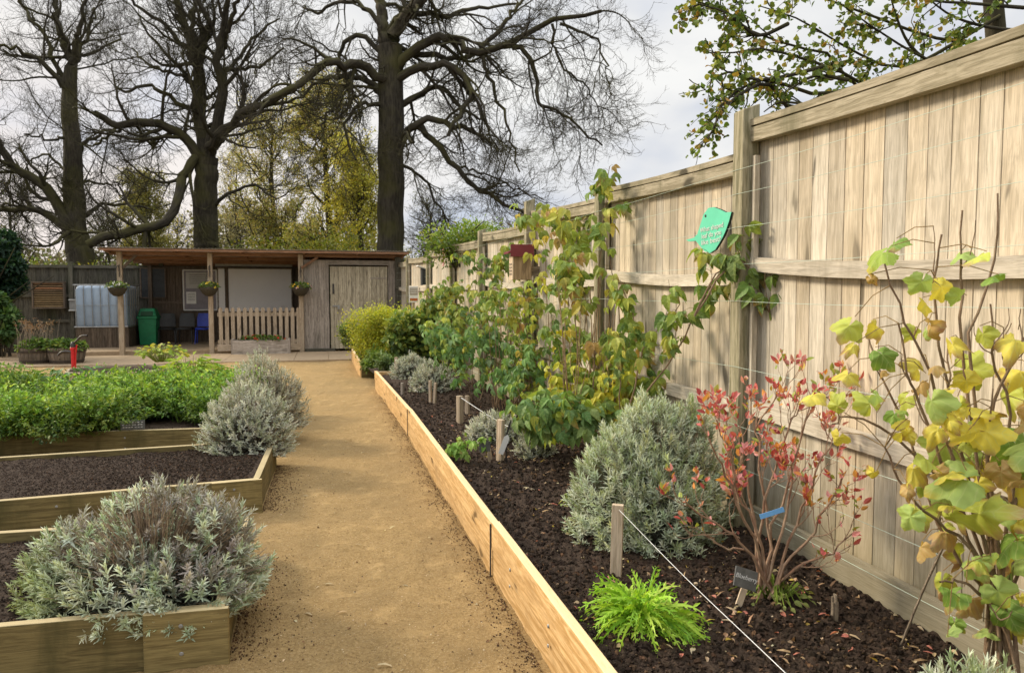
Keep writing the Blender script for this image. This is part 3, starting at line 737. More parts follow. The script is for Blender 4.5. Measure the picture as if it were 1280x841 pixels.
for (u, zz, a, b_, c_) in ((-2.91, 1.88, .66, .46, .78), (-3.11, 1.38, .26, .34, 1.15)):
    g = MB(); SB(g, u, 3.104, zz, a, .004, b_, c_); pg = g.build('paper_sheet', M['paper'], t)
    g = MB()
    for k in range(5): SB(g, u, 3.100, zz+b_*(.33-.13*k), a*.72, .003, .010)
    g.build('print_lines', M['slate'], pg)
# picket fence with planter before it
t = thing('picket_fence', 'low pale picket fence with rounded tops across the right bay of the shelter', 'fence', SH(-1, -.02))
for k in range(14):
    u = -1.93+k*.1425; g = MB(); n_ = 10
    ang = np.linspace(0, PI, n_); prof = [(-.044, .14), (.044, .14)]+[(.044*math.cos(a), 1.10+.05*math.sin(a)) for a in ang]
    fr = [SH(u+x_, -.03, z_) for x_, z_ in prof]; bk = [SH(u+x_, -.01, z_) for x_, z_ in prof]
    o_ = random.uniform(0, 50); UU = [[z_+o_, x_+o_, 0] for x_, z_ in prof]; cc = (random.uniform(.9, 1.12),)*3; m_ = len(prof)
    g.add(fr, [list(range(m_))], cc, UU); g.add(bk, [list(range(m_))[::-1]], cc, UU)
    g.add(fr+bk, [[i, i+m_, (i+1) % m_+m_, (i+1) % m_] for i in range(m_)], cc, UU+UU); g.build('picket', M['pale'], t)
for zz, hh in ((.98, .09), (.30, .09)):
    g = MB(); SB(g, -1.02, .015, zz, 1.98, .035, hh, 1.05); g.build('rail', M['pale'], t)
g = MB(); SB(g, -1.02, -.05, .155, 1.98, .03, .17, 1.1); g.build('base_board', M['pale'], t)
# leafy tuft helper for pots
def tuft(parent, c, rx, ry, h, n, pal, seed, size=.05, tmpl=LF, mt='leafs', name='foliage', flowers=None):
    r = np.random.RandomState(seed); D = rdir(r, n); D[:, 2] = np.abs(D[:, 2])*.9; rad = r.uniform(.35, 1, (n, 1))**.5
    P = np.asarray(c, float)+D*rad*np.array([rx, ry, h]); g = MB()
    d = nrm(D+.8*rdir(r, n)+[0, 0, -.1]); N_ = nrm(rdir(r, n)*.7+[0, 0, 1.])
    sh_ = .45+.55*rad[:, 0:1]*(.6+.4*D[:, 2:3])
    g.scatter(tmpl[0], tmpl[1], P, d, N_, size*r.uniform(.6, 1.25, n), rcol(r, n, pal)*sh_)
    f = g.build(name, M[mt], parent)
    if flowers:
        for (nf, cf, nm) in flowers:
            D = rdir(r, nf); D[:, 2] = np.abs(D[:, 2]); P = np.asarray(c, float)+D*np.array([rx, ry, h])*1.03; g = MB()
            for k in range(5):
                a = k*2*PI/5; X = nrm(np.cross(D, rdir(r, nf))); 
                g.scatter(DI[0], DI[1], P, nrm(X+.25*D), D, np.full(nf, size*.8), rcol(r, nf, [(1, cf)], .1))
            g.build(nm, M['leafs'], parent)
    return f
GREENS = [(3, (.12, .22, .045)), (3, (.20, .30, .06)), (1, (.30, .36, .08)), (1, (.07, .12, .03))]
t = thing('planter_box', 'long wooden planter box standing in front of the picket fence', 'planter', SH(-.95, -.42))
g = MB()
for (v, ) in ((-.58,), (-.26,)): SB(g, -.95, v, .19, 1.30, .03, .34, 1.25)
for u in (-1.61, -.29): SB(g, u, -.42, .20, .05, .34, .38, 1.0, 2)
SB(g, -.95, -.42, .32, 1.26, .28, .02, .3); g.build('box', M['shed'], t)
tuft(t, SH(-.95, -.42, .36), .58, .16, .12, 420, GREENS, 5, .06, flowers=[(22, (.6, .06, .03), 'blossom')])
t = thing('green_bin', 'tall green plastic litter bin with a hooded lid under the shelter', 'bin', SH(-4.06, 2.3))
g = MB(); c = SH(-4.06, 2.3, .11)
g.box(c+[0, 0, .36], (.40, .40, .72), RB, 1, 2, 0, taper=1.14); g.build('body', M['green'], t, bevel=.02)
g = MB(); g.box(c+[0, 0, .745], (.50, .50, .07), RB, 1.05, 2, 0); g.build('rim', M['green'], t, bevel=.012)
g = MB(); g.box(c+[0, 0, .885], (.48, .48, .21), RB, 1.1, 2, 0, taper=.74); ld = g.build('lid', M['green'], t, bevel=.03)
g = MB(); g.box(c+[0, 0, .85]-aA*.232, (.30, .02, .12), RB, .35, 2, 0); g.build('flap', M['green'], ld, bevel=.004)
def chair(name, label, mt, u, v, rz=0.0):
    t = thing(name, label, 'chair', SH(u, v, .11)); o = SH(u, v, .11)
    ca, sa = math.cos(rz), math.sin(rz); R = RB@np.array([[ca, -sa, 0], [sa, ca, 0], [0, 0, 1]])
    W = lambda x, y, z_: o+R@np.array([x, y, z_])
    g = MB(); n_ = 9; X, Y = np.meshgrid(np.linspace(-.21, .21, n_), np.linspace(-.21, .20, n_)); Z = .43+.9*(X**2)*.5-.02*np.cos(Y*9)
    V = np.array([W(a, b_, c_) for a, b_, c_ in zip(X.ravel(), Y.ravel(), Z.ravel())]); ii = (np.arange(n_-1)[:, None]*n_+np.arange(n_-1)).ravel()
    g.add(V, np.stack([ii, ii+1, ii+n_+1, ii+n_], 1)); g.add(V-[0, 0, .03], np.stack([ii+n_, ii+n_+1, ii+1, ii], 1))
    g.box(W(0, -.205, .42), (.42, .02, .05), R, 1, 0, 0); g.build('seat', mt, t, smooth=True)
    g = MB(); X, Z = np.meshgrid(np.linspace(-.20, .20, n_), np.linspace(.47, .84, n_)); Y = .20+.14*(Z-.47)-.9*(X**2)*.8
    X = X*(1-.35*np.maximum(0, Z-.70)/.14*.5)
    V = np.array([W(a, b_, c_) for a, b_, c_ in zip(X.ravel(), Y.ravel(), Z.ravel())])
    g.add(V, np.stack([ii, ii+1, ii+n_+1, ii+n_], 1)); g.add(V+aA*.02, np.stack([ii+n_, ii+n_+1, ii+1, ii], 1)); g.build('backrest', mt, t, smooth=True)
    for sx in (-1, 1):
        for sy in (-1, 1):
            g = MB(); P = np.array([W(sx*.19, sy*.17, .43), W(sx*.205, sy*.20, .2), W(sx*.22, sy*.225, 0)]); g.tubes(P, np.array([.018, .015, .013]), 8); g.build('leg', mt, t, smooth=True)
    return t
chair('plastic_chair', 'dark plastic chair next to the green bin', M['dkplastic'], -3.66, 2.55, .1)
chair('plastic_chair', 'dark plastic chair next to the blue chair', M['dkplastic'], -3.18, 2.5, -.06)
chair('plastic_chair', 'bright blue plastic chair behind the middle shelter post', M['blue'], -2.68, 2.4, .04)
# water tank on its boarded base
t = thing('water_tank', 'white ribbed plastic water tank in a metal cage on a boarded base', 'water tank', SH(-5.0, 2.0))
u0, u1, v0, v1 = -5.58, -4.42, 1.5, 2.6; g = MB()
P = []; m_ = 61
for k in range(m_):
    s_ = k/(m_-1); P.append((u0+(u1-u0)*s_, v0+.025*max(0, math.cos(s_*2*PI*6))**.7*0+.030*abs(math.sin(s_*PI*6))**.5*-1))
for k in range(41):
    s_ = k/40; P.append((u1+.030*abs(math.sin(s_*PI*5))**.5, v0+(v1-v0)*s_))
P += [(u1, v1), (u0, v1)]
zz = [.66, .69, 1.60, 1.68, 1.70]; ins = [.04, 0, 0, .05, .12]; cu, cv = (u0+u1)/2, (v0+v1)/2
V = np.array([[SH(cu+(a-cu)*(1-i_), cv+(b_-cv)*(1-i_), z_) for a, b_ in P] for z_, i_ in zip(zz, ins)]); m_ = len(P)
F = [[k*m_+i, k*m_+(i+1) % m_, (k+1)*m_+(i+1) % m_, (k+1)*m_+i] for k in range(len(zz)-1) for i in range(m_)]
g.add(V, F); g.add(V[-1], [list(range(m_))]); g.build('tank_body', M['tank'], t, smooth=True)
def ring(z_, rad=.014):
    g = MB(); P = [SH(a, b_, z_) for a, b_ in ((u0-.04, v0-.06), (u1+.05, v0-.06), (u1+.05, v1+.05), (u0-.04, v1+.05))]
    for i in range(4): g.tubes(np.array([P[i], (P[i]+P[(i+1) % 4])/2, P[(i+1) % 4]]), np.full(3, rad), 6)
    g.build('cage_rail', M['grey'], t)
ring(1.72, .02); ring(.645, .022); ring(1.2, .006)
g = MB()
for k in range(7):
    u = u0+(u1-u0)*k/6; g.tubes(np.array([SH(u, v0-.055, .65), SH(u, v0-.055, 1.2), SH(u, v0-.055, 1.72)]), np.full(3, .009), 6)
for k in range(1, 6):
    v = v0+(v1-v0)*k/5; g.tubes(np.array([SH(u1+.05, v, .65), SH(u1+.05, v, 1.2), SH(u1+.05, v, 1.72)]), np.full(3, .009), 6)
g.build('cage_bars', M['grey'], t)
g = MB(); wall_boards(g, u0-.02, u1+.05, v0-.05, 0, .62, .12, 1.1)
for v in np.arange(v0-.03, v1, .125): g.box(SH(u1+.05, v+.06, .31), (.018, .12, .62), RB, .7, 2)
g.box(SH(cu, cv, .61), (1.2, 1.1, .03), RB, .7, 0); g.build('boarded_base', M['wall_in'], t)
# insect wall of stacked wood, tap box on the back fence
t = thing('insect_house', 'square wooden insect house of stacked slats hung on the dark back fence', 'insect house', SH(-6.72, 3.1, 1.4))
c0 = SH(-6.72, 3.14, 1.46); W_, H_ = .76, .70
g = MB(); 
for (du, dz_, a, b_) in ((0, H_/2, W_+.05, .035), (0, -H_/2, W_+.05, .035), (-W_/2, 0, .035, H_), (W_/2, 0, .035, H_)): g.box(c0+bA*du+[0, 0, dz_], (a, .16, b_), RB, 1.1, 0 if a > b_ else 2)
g.box(c0+aA*.07, (W_, .015, H_), RB, .5, 0); g.build('case', M['wall_in'], t)
g = MB()
for k in range(11):
    z_ = -H_/2+.05+k*.061; c_ = random.choice([(.8, .5, .36), (.6, .42, .3), (.6, .52, .4), (.35, .3, .24)]) if k > 5 else (.55, .48, .34)
    g.box(c0+[0, 0, z_], (W_-.05, .10, .036), RB, c_, 0, .3)
g.build('wood_slats', M['pale'], t)
g = MB(); g.box(SH(-6.13, 3.12, 1.18), (.17, .10, .26), RB, 1, 2, 0); g.box(SH(-6.13, 3.11, 1.33), (.20, .13, .03), RB, 2.2, 2, 0); g.box(SH(-6.13, 3.11, 1.04), (.20, .13, .03), RB, 2.2, 2, 0)
tag(g.build('tap_box', M['grey'], origin=SH(-6.13, 3.12, 1.18), bevel=.004), 'small grey box with pale lid fixed to the dark back fence beside the insect house', 'box')
# hanging baskets
def basket(u, label, seed, fl):
    o = SH(u, -.26, 1.62); t = thing('hanging_basket', label, 'hanging basket', o, 'hanging baskets on the shelter posts'); r = np.random.RandomState(seed)
    g = MB(); g.lathe([(.0, -.19), (.08, -.175), (.15, -.12), (.20, -.03), (.215, .03), (.20, .035), (.19, 0), (0, 0)], o, 18)
    g.build('bowl', M['wicker'], t, smooth=True)
    tuft(t, o+[0, 0, .02], .26, .24, .16, 260, GREENS, seed, .05, flowers=fl)
    for k in range(3):
        a = k*2*PI/3+.5; g = MB(); P = np.array([o+[.2*math.cos(a), .2*math.sin(a), .02], o+[.1*math.cos(a), .1*math.sin(a), .28], o+[0, 0, .5]]); g.tubes(P, np.full(3, .004), 5); g.build('chain', M['iron'], t)
    g = MB(); P = cat([SH(u, -.058, 2.02), SH(u, -.14, 2.16), SH(u, -.26, 2.13)], 8); g.tubes(P, np.full(8, .008), 6); g.tubes(np.array([SH(u, -.062, 1.9), SH(u, -.062, 2.0), SH(u, -.062, 2.2)]), np.full(3, .01), 6); g.build('bracket', M['iron'], t)
basket(-4.17, 'hanging basket on the left shelter post in front of the water tank', 11, [(8, (.7, .7, .66), 'blossom')])
basket(-2.15, 'hanging basket on the middle shelter post beside the noticeboard', 12, [(9, (.75, .55, .05), 'blossom')])
basket(0, 'hanging basket with pink, white and yellow flowers on the right shelter post', 13, [(12, (.75, .5, .04), 'blossom'), (8, (.75, .45, .5), 'pink_blossom')])
# half barrels, dark barrel, hand pump
def barrel(name, label, c, r0, h, seed, mt='barrel', plants=True, dead=False):
    t = thing(name, label, 'barrel', c); g = MB(); ns = 22
    for k in range(ns):
        a0, a1 = 2*PI*k/ns+.008, 2*PI*(k+1)/ns-.008; cc = random.uniform(.8, 1.2); V = []
        for z_, rr in ((0, r0*.82), (h*.5, r0*.96), (h, r0)):
            for a in (a0, a1): V.append([c[0]+rr*math.cos(a), c[1]+rr*math.sin(a), c[2]+z_])
        for z_, rr in ((h, r0-.03),):
            for a in (a0, a1): V.append([c[0]+rr*math.cos(a), c[1]+rr*math.sin(a), c[2]+z_])
        o_ = random.uniform(0, 50); g.add(V, [[0, 1, 3, 2], [2, 3, 5, 4], [4, 5, 7, 6]], (cc,)*3, [[v[2]+o_, k*.13+i % 2*.1, 0] for i, v in enumerate(V)])
    g.build('staves', M[mt], t)
    for z_, rr in ((h*.22, r0*.885), (h*.78, r0*.995)):
        g = MB(); g.lathe([(rr+.006, z_-.02), (rr+.012, z_+.02)], c, 32, (.9, .8, .7)); g.build('hoop', M['iron'], t, smooth=True)
    g = MB(); g.lathe([(0, h-.05), (r0-.03, h-.05)], c, 24); g.build('soil', M['soil'], t)
    if plants: tuft(t, np.array(c)+[0, 0, h-.04], r0*1.15, r0*1.0, .24, 620, GREENS, seed, .075)
    if dead:
        r = np.random.RandomState(seed); n_ = 60; P0 = np.array(c)+np.stack([r.uniform(-.45, .45, n_)*r0*1.6, r.uniform(-.3, .3, n_), np.full(n_, h)], 1)
        P = np.stack([P0, P0+[0, 0, .25]+r.normal(size=(n_, 3))*.03, P0+[0, 0, .48]+r.normal(size=(n_, 3))*.07], 1); g = MB(); g.tubes(P, np.tile([.005, .004, .003], (n_, 1)), 4)
        Q = np.repeat(P[:, 2], 5, 0)+r.normal(size=(n_*5, 3))*.02; g.scatter(DI[0], DI[1], Q, rdir(r, n_*5), rdir(r, n_*5), np.full(n_*5, .04), rcol(r, n_*5, [(1, (1.3, 1.0, .7))])); g.build('dead_stalks', M['dry'], t)
b1 = G(47, 455); b2 = G(84, 455)
barrel('barrel_planter', 'half barrel planter with dead flower stalks and low greenery, left of the red pump', b1, .36, .36, 31, dead=True)
barrel('barrel_planter', 'half barrel planter with green leaves just behind the red pump', b2, .36, .36, 32)
b3 = G(16, 447); barrel('barrel', 'dark wooden barrel standing at the far left below the evergreen', AT(30, 446, 17.2)*[1, 1, 0], .42, .80, 33, 'darkfence', False)
c = G(92, 464); t = thing('water_pump', 'red hand water pump with a dark iron lever beside the half barrels', 'water pump', c)
g = MB(); g.lathe([(.10, 0), (.10, .03), (.045, .05), (.045, .55), (.06, .56), (.06, .62), (.04, .64)], c, 16); g.build('column', M['red'], t, smooth=False)
g = MB(); g.tubes(cat([c+[0, 0, .5], c+[-.16, -.02, .52], c+[-.26, -.04, .50], c+[-.33, -.05, .42]], 9), np.linspace(.035, .028, 9), 10); g.build('spout', M['iron'], t, smooth=True)
g = MB(); g.lathe([(.05, .62), (.055, .70), (.02, .78), (0, .78)], c, 12); g.tubes(cat([c+[0, 0, .72], c+[.10, 0, .80], c+[.22, 0, .92], c+[.36, 0, .93]], 9), np.linspace(.022, .03, 9), 8); g.build('lever', M['iron'], t, smooth=True)
g = MB(); g.tubes(np.array([c+[.05, 0, .1], c+[.06, 0, .4], c+[.10, 0, .7]]), np.full(3, .018), 8); g.build('pump_rod', M['red'], t, smooth=True); t.scale = (.8, .8, .74)

# ================================================================== THINGS ON THE RIGHT-HAND FENCE
def fplane(Y):
    """point and frame on the fence boards at depth Y: along (away), out (path side)"""
    X = fenceX(Y); d = nrm(np.array([fenceX(Y+.3)-fenceX(Y-.3), .6, 0])); return np.array([X, Y, 0]), d, np.array([-d[1], d[0], 0])
def textmesh(name, body, size, mt, parent, Mw, align='CENTER', shear=0.0):
    cu = bpy.data.curves.new(name, 'FONT'); cu.body = body; cu.size = size; cu.align_x = align; cu.extrude = .0006; cu.shear = shear; cu.space_line = .85
    o = bpy.data.objects.new(name, cu); COL.objects.link(o); dg = bpy.context.evaluated_depsgraph_get()
    me = bpy.data.meshes.new_from_object(o.evaluated_get(dg)); bpy.data.objects.remove(o); bpy.data.curves.remove(cu)
    me.name = name; o = bpy.data.objects.new(name, me); COL.objects.link(o); me.materials.clear(); me.materials.append(mt)
    a = me.attributes.new('col', 'FLOAT_COLOR', 'POINT'); a.data.foreach_set('color', np.ones(len(me.vertices)*4, np.float32))
    o.parent = parent; L_ = LOC[parent.name]; Mw = Mw.copy(); Mw.translation = Mw.translation-Vector(L_); o.matrix_local = Mw; LOC[o.name] = L_; return o
# leaf shaped sign
def hit_fence(px, py, off=.09):
    r = ray(px, py); best = None
    for Y in np.linspace(1.8, 18, 4000):
        t = Y/r[1]; x = r[0]*t
        if x > fenceX(Y)-off*1.03: return np.array([x, Y, EYE+r[2]*t])
pc = hit_fence(890, 288); _, fd, fn = fplane(pc[1])
t = thing('leaf_shaped_sign', 'mint green leaf shaped sign with white writing on the fence left of the tall post', 'sign', pc)
ex = -fd; ez = np.array([0, 0, 1.]); 
# outline traced on the fence plane
px_out = [(858, 300), (868, 297), (872, 293), (876, 281), (880, 268), (886, 260), (893, 259), (901, 262), (908, 265.5), (915, 265), (912, 277), (908, 288), (905, 295), (900, 304), (895, 312), (888, 316.5), (881, 314), (875, 307), (870, 301), (862, 302)]
out = []
for a, b_ in px_out:
    p = hit_fence(a, b_); out.append([(p-pc)@ex, p[2]-pc[2]])
out = np.array(out); Q = np.concatenate([out, out[:1]]); 
def pl(xy, off): return [pc+ex*x_+ez*z_+fn*off for x_, z_ in xy]
g = MB(); m_ = len(out); A = pl(out, .004); g.add(A, [list(range(m_))[::-1]]); g.build('sign_face', M['mint'], t)
g = MB(); B = pl(out, -.012); A = pl(out, .003); g.add(A+B, [[i, (i+1) % m_, m_+(i+1) % m_, m_+i] for i in range(m_)]); g.add(B, [list(range(m_))]); g.build('sign_edge', M['mintedge'], t)
Mx = Matrix(((ex[0], 0, fn[0], 0), (ex[1], 0, fn[1], 0), (ex[2], 1, fn[2], 0), (0, 0, 0, 1)))
wd = out[:, 0].max()-out[:, 0].min(); ht = out[:, 1].max()-out[:, 1].min()
for k, ln in enumerate(('What shaped', 'leaf do you', 'like best?')):
    p = hit_fence(890.5-k*.3, [287.5, 295.8, 304][k]); m_ = Mx @ Matrix.Rotation(math.radians(3), 4, 'Z'); m_.translation = Vector(p+fn*.0065)
    o = textmesh('lettering', ln, ht*.155, M['white'], t, m_)
    me = o.data; co_ = np.zeros(len(me.vertices)*3, np.float32); me.vertices.foreach_get('co', co_); co_ = co_.reshape(-1, 3); k_ = (wd*.50 if k == 0 else wd*.42)/(np.ptp(co_[:, 0])); co_[:, 0] *= k_; me.vertices.foreach_set('co', co_.ravel())
g = MB(); p = hit_fence(883, 270); g.tubes(np.array([p, p+fn*.004, p+fn*.008]), np.full(3, .008), 8, (1, 1, 1), True); g.build('screw', M['iron'], t)
# bee house with maroon roof at the third post
pb = AT(651, 333, 7.85); dd = nrm(np.array([-.27, 1, 0])); nn = np.array([-dd[1], dd[0], 0]); RF = np.stack([nn, dd, [0, 0, 1]], 1)
t = thing('bee_house', 'small wooden bee house with a sloping maroon roof mounted on a fence post', 'bee house', pb)
g = MB(); g.box(pb+[0, 0, -.01], (.20, .14, .27), RB@np.eye(3), (1.0, .9, .75), 2, 0); g.build('body', M['pale'], t, bevel=.003)
g = MB()
g.box(pb+bA*-.105+[0, 0, -.01], (.012, .15, .27), RB, 1.7, 2, 0); fr = g.build('front_panel', M['pale'], t)
g = MB()
for k in range(4):
    for j in (-.04, 0, .04):
        c = pb+bA*-.1125+aA*j+[0, 0, .02-.035*k]; V = [c+aA*.012*math.cos(a)+np.array([0, 0, .012*math.sin(a)]) for a in np.arange(10)*PI/5]; g.add(V, [list(range(10))])
g.build('nesting_holes', M['iron'], fr)
g = MB(); cR = pb+[0, 0, .165]+bA*-.01
prof = [(-.155, -.035), (.13, .055), (.13, .075), (-.155, -.012)]
A = [cR+bA*a+np.array([0, 0, b_])-aA*.105 for a, b_ in prof]; B = [v+aA*.21 for v in A]; g.add(A, [[0, 1, 2, 3]]); g.add(B, [[3, 2, 1, 0]]); g.add(A+B, [[i, i+4, (i+1) % 4+4, (i+1) % 4] for i in range(4)])
g.box(cR-aA*.100+[0, 0, -.0], (.26, .012, .13), RB@np.array([[math.cos(.0), 0, 0], [0, 1, 0], [0, 0, 1]]), 1, 0, 0); g.build('roof', M['maroon'], t, bevel=.002)
g = MB(); g.box(pb+bA*.16+[0, 0, -.05], (.14, .05, .10), RB, .8, 0); g.build('arm', M['pale'], t)
def fence_panel_sign(name, label, cat_, px, py, w_, h_, mt, frame=None, off=.07):
    p = hit_fence(px, py, off); _, d_, n_ = fplane(p[1]); R = np.stack([d_, n_, [0, 0, 1]], 1); t = thing(name, label, cat_, p); g = MB(); g.box(p, (w_, .012, h_), R, 1, 2, 0); g.build('plate', M[mt], t, bevel=.002); return t, p, R, n_
t, p, R, n_ = fence_panel_sign('measuring_strip', 'narrow pink strip with white marks fixed upright on the far fence', 'strip', 554, 318, .10, .42, 'pink')
g = MB()
for k in range(9): g.box(p+n_*.008+np.array([0, 0, -.19+k*.022]), (.06, .004, .009), R, 1.1, 0, 0)
g.build('white_marks', M['white'], t)
t, p, R, n_ = fence_panel_sign('nest_box', 'small dark nest box on the far fence near the shed', 'nest box', 527, 346, .22, .36, 'black', off=.12)
g = MB(); g.box(p+[0, 0, .2]+n_*.02, (.28, .16, .02), R@np.array([[1, 0, 0], [0, .94, -.34], [0, .34, .94]]), 2.5, 0, 0); g.build('roof', M['grey'], t); g = MB(); g.box(p-n_*.045, (.20, .08, .34), R, 1.4, 2, 0); g.build('box', M['black'], t)
pcs = AT(517, 368, 14.2)
t = thing('information_sign', 'small white sign with a brown picture and orange band above the golden shrub', 'sign', pcs)
g = MB(); g.box(pcs, (.18, .02, .32), RB, 1, 2, 0); g.build('plate', M['white'], t, bevel=.004)
g = MB(); g.box(pcs+[0, 0, .06]-aA*.013, (.15, .006, .14), RB, 1, 2, .1); g.build('picture', M['roof'], t)
g = MB(); g.box(pcs+[0, 0, -.10]-aA*.013, (.15, .006, .05), RB, (1.7, .9, .5), 2, .1); g.build('band', M['rust'], t)
g = MB()
for k in range(3): g.box(pcs+[0, 0, .10-.035*k]-aA*.018, (.12, .004, .009), RB, 1, 2, .1)
g.build('print_lines', M['white'], t)
g = MB(); g.box(pcs*[1, 1, 0]+aA*.04+[0, 0, .75], (.05, .05, 1.5), RB, 1, 2, .1); g.build('post', M['pale'], t)

# ================================================================== TREES
def px_limb(pts, Y0, dY=0.0):
    """limb traced through photo points, moving from depth Y0 to Y0+dY"""
    n = len(pts); return [AT(a, b, Y0+dY*(k/(n-1))**1.2) for k, (a, b) in enumerate(pts)]
def bare_tree(label, trunk, limbs, seed, Y0, dens=1.0, droop=0.0, twig=1.0, tl=1.0):
    """trunk: (pts, r0, r1); limbs: list of (pts, dY, r0, r1)"""
    r = np.random.RandomState(seed); base = AT(trunk[0][0][0], trunk[0][0][1], Y0); base[2] = 0
    t = thing('bare_tree', label, 'tree', base)
    K = 16; P = []; R = []
    for pts, dY, r0, r1 in [(trunk[0], 0, trunk[1], trunk[2])]+limbs:
        c = cat(px_limb(pts, Y0, dY), K)
        if len(P) == 0: c = cat(np.concatenate([[base*[1, 1, 0]+[0, 0, -.3]], c[:1]*.0+base*[1, 1, 0]+[0, 0, 1.2], c]), K)
        c[1:-1] += r.normal(size=(K-2, 3))*(.05 if len(P) else .018)*np.array([1, 1.5, 1]); P.append(c); R.append(np.linspace(r0, r1, K)*(1.0 if len(R) == 0 else .80))
    P = np.array(P); R = np.array(R)
    R[0, 0] *= 1.5; R[0, 1] *= 1.2
    g = MB(); Pd = cat(P[0], 90)[None]; Rd = np.interp(np.linspace(0, 15, 90), range(16), R[0])[None]; g.tubes(Pd, Rd, 40)
    V = g.V[0].reshape(90, 40, 3); ctr = Pd[0][:, None]; kk, aa = np.meshgrid(np.arange(90), np.arange(40), indexing='ij'); n2_ = Noise2(seed)
    a_ = aa/40*2*PI; bump_ = .10*n2_(3+2.2*np.cos(a_)+kk*.035, 5+2.2*np.sin(a_)+kk*.02)+.075*n2_(9+7*np.cos(a_)+kk*.07, 11+7*np.sin(a_)-kk*.03)+.03*n2_(aa*1.1, kk*.35)
    g.V[0] = (ctr+(V-ctr)*(1+bump_[..., None])).reshape(-1, 3); g.build('trunk', M['bark'], t, smooth=True)
    g = MB(); g.tubes(P[1:], R[1:], 9)
    Lm, Lr = P[1:], R[1:]
    n1 = int(len(Lm)*6.3*dens)
    A, Ar = grow(r, Lm, Lr, n1, 3.4*tl, (.5, 1.2), .12, 1, 10, droop*.30, .22+droop*.1, .20, .55, .3, .018, .45)
    g.tubes(A, Ar, 6); g.build('limbs', M['bark'], t, smooth=True)
    B, Br = grow(r, np.concatenate([A]), np.concatenate([Ar]), int(n1*6.5), 1.75*tl, (.4, 1.15), .1, 1, 8, droop*.34, .24+droop*.12, .22, .55, .35, .010, .4)
    g = MB(); g.tubes(B, Br, 5)
    Cc, Cr = grow(r, B, Br, int(n1*46*twig), .85*tl, (.35, 1.05), .1, 1, 6, droop*.25, .22+droop*.2, .22, .62, .45, .0056, .35)
    g.tubes(Cc, Cr, 3)
    D, Dr = grow(r, Cc, Cr, int(n1*110*twig), .42*tl, (.3, .95), .2, 1, 4, 0, .25, .2, .7, .6, .0042, .3)
    g.tubes(D, Dr, 3); g.build('twigs', M['bark'], t)
    return t
YA, YB, YC = 31.0, 28.0, 26.0
bare_tree('bare tree on the left with two thick limbs sweeping up from low on its trunk', ([(101, 326), (97, 304), (92, 281), (91, 240), (91, 213), (89, 164), (86, 114), (89, 84)], .58, .24), [
    ([(92, 290), (87, 281), (57, 236), (23, 213), (2, 186), (-12, 150)], -2, .34, .14),
    ([(94, 300), (87, 289), (57, 266), (23, 262), (-6, 264)], 1.5, .26, .12),
    ([(98, 286), (103, 274), (125, 259), (152, 256), (190, 262)], 1.5, .15, .05),
    ([(89, 90), (84, 60), (72, 30), (66, -10)], .5, .24, .12), ([(88, 90), (95, 60), (101, 38), (108, 0)], -1, .2, .08),
    ([(86, 114), (76, 103), (49, 76), (23, 61), (0, 57)], -2, .17, .06), ([(91, 204), (100, 182), (114, 175), (141, 160), (170, 158)], 1, .13, .05),
    ([(88, 92), (93, 76), (118, 65), (152, 49)], 2, .14, .05), ([(90, 178), (82, 173), (57, 173), (30, 168)], -1, .10, .04), ([(86, 105), (110, 40), (118, 10)], 2, .12, .05),
    ([(80, 100), (58, 50), (30, 10), (20, -20)], 1, .13, .05), ([(91, 230), (110, 228), (140, 230), (155, 226)], 2, .09, .03), ([(91, 225), (70, 200), (45, 195), (30, 215)], 2, .09, .03)],
    101, YA, 1.0, .1)
bare_tree('middle bare tree whose trunk forks into upright leaders above the shelter roof', ([(259, 318), (258, 300), (257, 270), (257, 243), (258, 215), (259, 196)], .46, .40), [
    ([(258, 205), (251, 164), (249, 114), (247, 76), (236, 45), (228, 23), (217, -15)], .8, .36, .14), ([(260, 205), (266, 171), (276, 133), (274, 76), (279, 40), (285, 0)], -.8, .32, .12),
    ([(248, 80), (256, 45), (262, 30), (243, -10)], 0, .2, .1), ([(249, 76), (240, 30), (250, -10)], 1.5, .15, .08), ([(275, 70), (286, 35), (300, -10)], -1.5, .16, .07),
    ([(259, 204), (246, 190), (228, 171), (205, 156), (179, 152), (148, 158), (133, 152), (118, 141)], -2, .26, .13),
    ([(152, 157), (135, 168), (118, 182), (108, 180)], 1, .09, .03),
    ([(258, 208), (245, 194), (236, 212), (224, 224), (221, 255), (202, 281), (165, 290), (145, 293), (110, 306)], -3, .23, .20),
    ([(247, 150), (243, 137), (213, 122), (190, 108), (164, 114), (144, 110)], -1, .13, .05),
    ([(264, 190), (266, 179), (289, 152), (327, 129), (365, 110), (399, 84)], -3, .26, .10), ([(268, 185), (284, 165), (312, 141), (342, 131), (380, 122)], 1, .18, .06),
    ([(258, 258), (268, 255), (289, 238), (319, 236), (346, 249)], -1, .12, .04), ([(276, 105), (283, 95), (304, 68), (323, 42), (350, 23)], 1, .13, .04),
    ([(249, 90), (243, 72), (213, 38), (182, 15), (160, -5)], -1, .15, .05), ([(250, 120), (225, 95), (190, 85), (165, 60)], 1.5, .10, .04), ([(275, 90), (300, 85), (330, 80), (355, 60)], -1.5, .11, .04)],
    102, YB, 1.05, .12)
